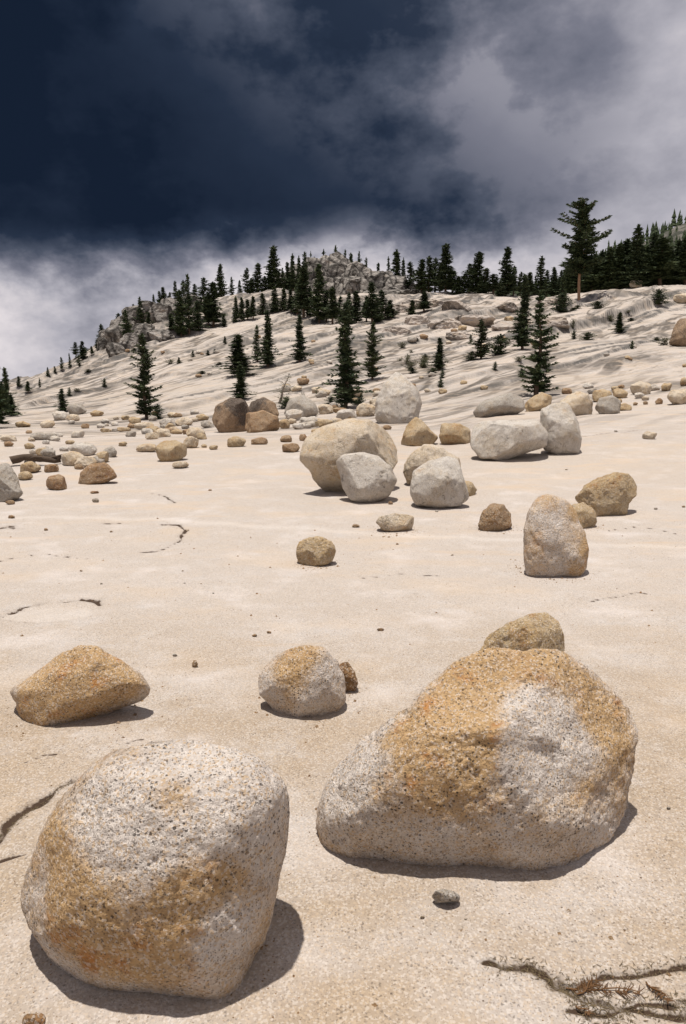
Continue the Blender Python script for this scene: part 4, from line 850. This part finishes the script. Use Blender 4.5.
belt = [(560, 294, 270, 9, 137), (567, 294, 262, 12, 136), (573, 294, 258, 14, 138), (592, 292, 254, 20, 136), (600, 291, 250, 20, 137), (608, 290, 247, 20, 135), (617, 289, 243, 18, 136), (625, 288, 239, 18, 138), (635, 287, 225, 24, 134), (643, 286, 246, 18, 137), (650, 286, 234, 16, 139), (659, 285, 238, 24, 134), (668, 285, 246, 20, 137), (676, 284, 240, 18, 138), (684, 284, 236, 20, 135), (695, 283, 240, 22, 136)]
belt += [(565 + i * 4.3, 292 - i * 0.33, 262 - 0.35 * i + rs.uniform(-7, 6), rs.uniform(13, 19), 142 + rs.uniform(0, 12)) for i in range(32)]
many(G6, belt, ['fir0', 'fir1', 'fir2', 'fir3'])
many(G7, [(179, 363, 357, 4), (193, 357, 350, 4), (208, 355, 350, 4), (215, 353, 349, 4), (225, 344, 336, 4)], ['fir1', 'slim'])
# labels for the grouped conifers: by their order along the group
WHERE = {'dark pines at the left edge': 'in the dark clump at the left edge', G1: 'along the left ridge', G2: 'on the shelf left of the rock knob', G3: 'on the slope below the rock knob', G4: 'on top of the rock knob', G5: 'in the stand right of the knob', G6: 'in the dark belt on the right skyline', G7: 'on the bare upper left slope'}
def ordinal(n): return '%d%s' % (n, 'th' if 10 <= n % 100 <= 20 else {1: 'st', 2: 'nd', 3: 'rd'}.get(n % 10, 'th'))
for g_ in ('low shrubs on the middle ledges', 'low shrubs on the left slope', 'low shrubs on the right ledges', 'low shrubs in the rubble'): WHERE[g_] = g_.replace('low shrubs ', '')
for g, wh in WHERE.items():
    T = sorted([t for t in TREES if t[2] == g], key=lambda t: t[1]); hs = sorted(t[3] for t in T)
    for i, t in enumerate(T):
        look = 'tall dark' if t[3] > hs[int(len(hs) * 0.66)] else ('small dark' if t[3] < hs[int(len(hs) * 0.33)] else 'mid-sized dark')
        t[0]['label'] = '%s %s %s, %s from the left' % (look, 'shrub' if 'shrub' in g else 'conifer', wh, ordinal(i + 1))
# distant wood
def wood():
    rg = np.random.default_rng(5); V, Fc = [], []
    for _ in range(6000):
        x = rg.uniform(70, 540); y = rg.uniform(330, 470)
        i = min(int((y - FHY[0]) / (FHY[1] - FHY[0])), len(FHY) - 2); j = min(int((x - FHX[0]) / (FHX[1] - FHX[0])), len(FHX) - 2); z = FHZ[i, j]
        if vnoise(x * 0.03, y * 0.05, 0, 71) + rg.uniform(-.5, .5) < -0.35: continue
        h = rg.uniform(5, 11); r = h * rg.uniform(0.17, 0.26); n = 5
        for k in range(4):
            b0 = z + h * (0.08 + 0.22 * k); t0 = z + h * (0.08 + 0.22 * k + 0.36) if k < 3 else z + h; rr = r * (1 - 0.23 * k); o = len(V); ph = rg.uniform(0, 6)
            for q in range(n): V.append((x + rr * rg.uniform(.6, 1.2) * math.cos(ph + q * 6.283 / n), y + rr * math.sin(ph + q * 6.283 / n), b0 + rg.uniform(-.3, .3)))
            V.append((x + rg.uniform(-.2, .2), y, t0)); Fc += [[o + q, o + (q + 1) % n, o + n] for q in range(n)]
    o = obj('distant_wood', mesh_np('distant_wood', V, Fc, M['needle'], smooth=False)); o['kind'] = 'stuff'; tag(o, 'dark conifer wood covering the distant hill at the right', 'forest')
wood()

# ---------------------------------------------------------------- driftwood and litter
def on_ground(px, py, up=0.0):
    h = hit(px, py, height); return np.array([h[0], h[1], h[2] + up])
A_, B_ = on_ground(12, 466, 0.12), on_ground(60, 464, 0.14)
root = bpy.data.objects.new('fallen_log', None); C.objects.link(root); root.location = A_
tag(root, 'dark broken fallen log lying behind the tan rocks at the left', 'log')
pts = [A_ - A_ + (B_ - A_) * t + np.array([0, 0.05 * math.sin(t * 7), 0.05 * math.sin(t * 5)]) for t in np.linspace(0, 1, 9)]
v_, f_ = tube(pts, 0.10, 0.05, 9); v_ = np.array(v_); v_ += 0.04 * np.stack([vnoise(v_[:, 0] * 9, v_[:, 1] * 9, v_[:, 2] * 9, k) for k in range(3)], 1)
obj('stem', mesh_np('stem', v_, f_, M['char']), root)
for t, d, l in [(0.35, (0.7, -0.3, 0.12), .4), (0.6, (-0.8, 0.3, 0.2), .3), (0.8, (0.8, 0.1, 0.12), .6), (0.95, (0.9, 0, -0.1), .5)]:
    p0 = (B_ - A_) * t; d = np.array(d); d = d / np.linalg.norm(d)
    v_, f_ = tube([p0, p0 + d * l * .5 + np.array([0, 0, .03]), p0 + d * l], 0.035, 0.008, 5); obj('branch', mesh_np('branch', v_, f_, M['char']), root)
def sprig(px0, py0, px1, py1, label, n=40, side=0.03):
    a = on_ground(px0, py0, 0.006); b = on_ground(px1, py1, 0.010); root = bpy.data.objects.new('dry_sprig', None); C.objects.link(root); root.location = a
    d = b - a; Lh = np.linalg.norm(d); d = d / Lh; s = np.cross(d, [0, 0, 1]); v_, f_ = tube([d * Lh * t + s * 0.008 * math.sin(t * 6) + np.array([0, 0, 0.006 * math.sin(t * 3.1)]) for t in np.linspace(0, 1, 8)], 0.0026, 0.0012, 5)
    tag(root, label, 'twig'); obj('stem', mesh_np('stem', v_, f_, M['twig']), root)
    V, Fc = [], []; rg = np.random.default_rng(int(px0))
    for i in range(n):
        p0 = d * Lh * rg.uniform(0.05, 1); q = d * rg.uniform(0.2, 1) + s * rg.choice([-1, 1]) * rg.uniform(0.5, 1.2) + np.array([0, 0, rg.uniform(0.02, 0.35)]); q /= np.linalg.norm(q)
        v1, f1 = tube([p0, p0 + q * side * rg.uniform(.5, 1)], 0.0016, 0.0005, 3); o = len(V); V += v1; Fc += [[a_ + o for a_ in r_] for r_ in f1]
    obj('needles', mesh_np('needles', V, Fc, M['twig']), root)
sprig(566, 990, 640, 996, 'long rusty dry conifer sprig lying along the crack at the bottom right', 90, 0.035)
sprig(577, 996, 597, 984, 'tuft of rusty dry needles crossing the left end of the long sprig', 50, 0.035)
sprig(646, 984, 668, 1005, 'short rusty sprig right of the long one in the bottom right crack', 45, 0.025)
sprig(576, 1008, 590, 1018, 'dark short twig below the long sprig at the bottom right', 14, 0.02)
def crack_litter():
    """dead needles and grit gathered in the seams of the slab"""
    rg = np.random.default_rng(12); V, Fc = [], []
    for k, n, sp in ((4, 420, 0.035), (5, 380, 0.045), (6, 260, 0.05), (0, 220, 0.02)):
        P = CRW[k][0]; seg = rg.integers(0, len(P) - 1, n)
        for q in seg:
            t = rg.random(); p = P[q] * (1 - t) + P[q + 1] * t + rg.normal(size=2) * sp * 0.5
            z = float(height(p[0:1], p[1:2])[0]) + 0.002; a = rg.uniform(0, 6.28); l = rg.uniform(0.006, 0.022); w_ = rg.uniform(0.0006, 0.0014); o = len(V)
            d = np.array([math.cos(a), math.sin(a), rg.uniform(-.1, .35)]) * l; sd = np.array([-math.sin(a), math.cos(a), 0]) * w_; b = np.array([p[0], p[1], z])
            V += [b - sd, b + sd, b + d, b + d * 0.5 + np.array([0, 0, w_ * 1.5])]; Fc += [[o, o + 1, o + 3], [o + 1, o + 2, o + 3], [o + 2, o, o + 3]]
    o = obj('crack_litter', mesh_np('crack_litter', V, Fc, M['litter'], smooth=False)); o['kind'] = 'stuff'; tag(o, 'dry conifer needles and grit gathered in the cracks of the slab', 'litter')
crack_litter()
def grit():
    """loose grains and chips lying on the slab, thickest at the feet of the boulders"""
    rg = np.random.default_rng(21); xs, ys = [], []
    feet = [(o.location.x, o.location.y, max(o.dimensions.x, 0.1)) for o in bpy.data.objects if o.name.split('.')[0] in ('boulder', 'stone') and 0.5 < o.location.y < 9 and o.dimensions.x > 0.12]
    for fx, fy, fr in feet:
        k = int(60 + 260 * min(fr, 1.0)); a = rg.uniform(0, 6.28, k); q = fr * (0.35 + np.abs(rg.normal(0, 0.22, k))); xs += list(fx + q * np.cos(a)); ys += list(fy + q * np.sin(a))
    k = 1500; yy = rg.uniform(1.2, 9, k) ; xs += list(rg.uniform(-0.55, 0.55, k) * yy); ys += list(yy)
    xs, ys = np.array(xs), np.array(ys); zs = height(xs, ys); V, Fc = [], []
    for x, y, z in zip(xs, ys, zs):
        s_ = rg.uniform(0.0015, 0.0045) * (1 + (rg.random() < 0.06) * 1.6) * (0.8 + y * 0.12); o = len(V); a = rg.uniform(0, 6.28, 4); q = rg.uniform(0.6, 1.3, 4) * s_
        V += [(x + q[i] * math.cos(i * 1.57 + a[0]), y + q[i] * math.sin(i * 1.57 + a[0]), z - 0.001) for i in range(4)] + [(x, y, z + s_ * 0.8)]
        Fc += [[o + i, o + (i + 1) % 4, o + 4] for i in range(4)]
    o = obj('grit', mesh_np('grit', V, Fc, M['brown'], smooth=False)); o['kind'] = 'stuff'; tag(o, 'loose grit and rock chips lying on the slab around the boulders', 'grit')
grit()
print('objects', len(bpy.data.objects), 'tris', sum(len(m.polygons) * (2 if m.polygons and len(m.polygons[0].vertices) == 4 else 1) for m in bpy.data.meshes))
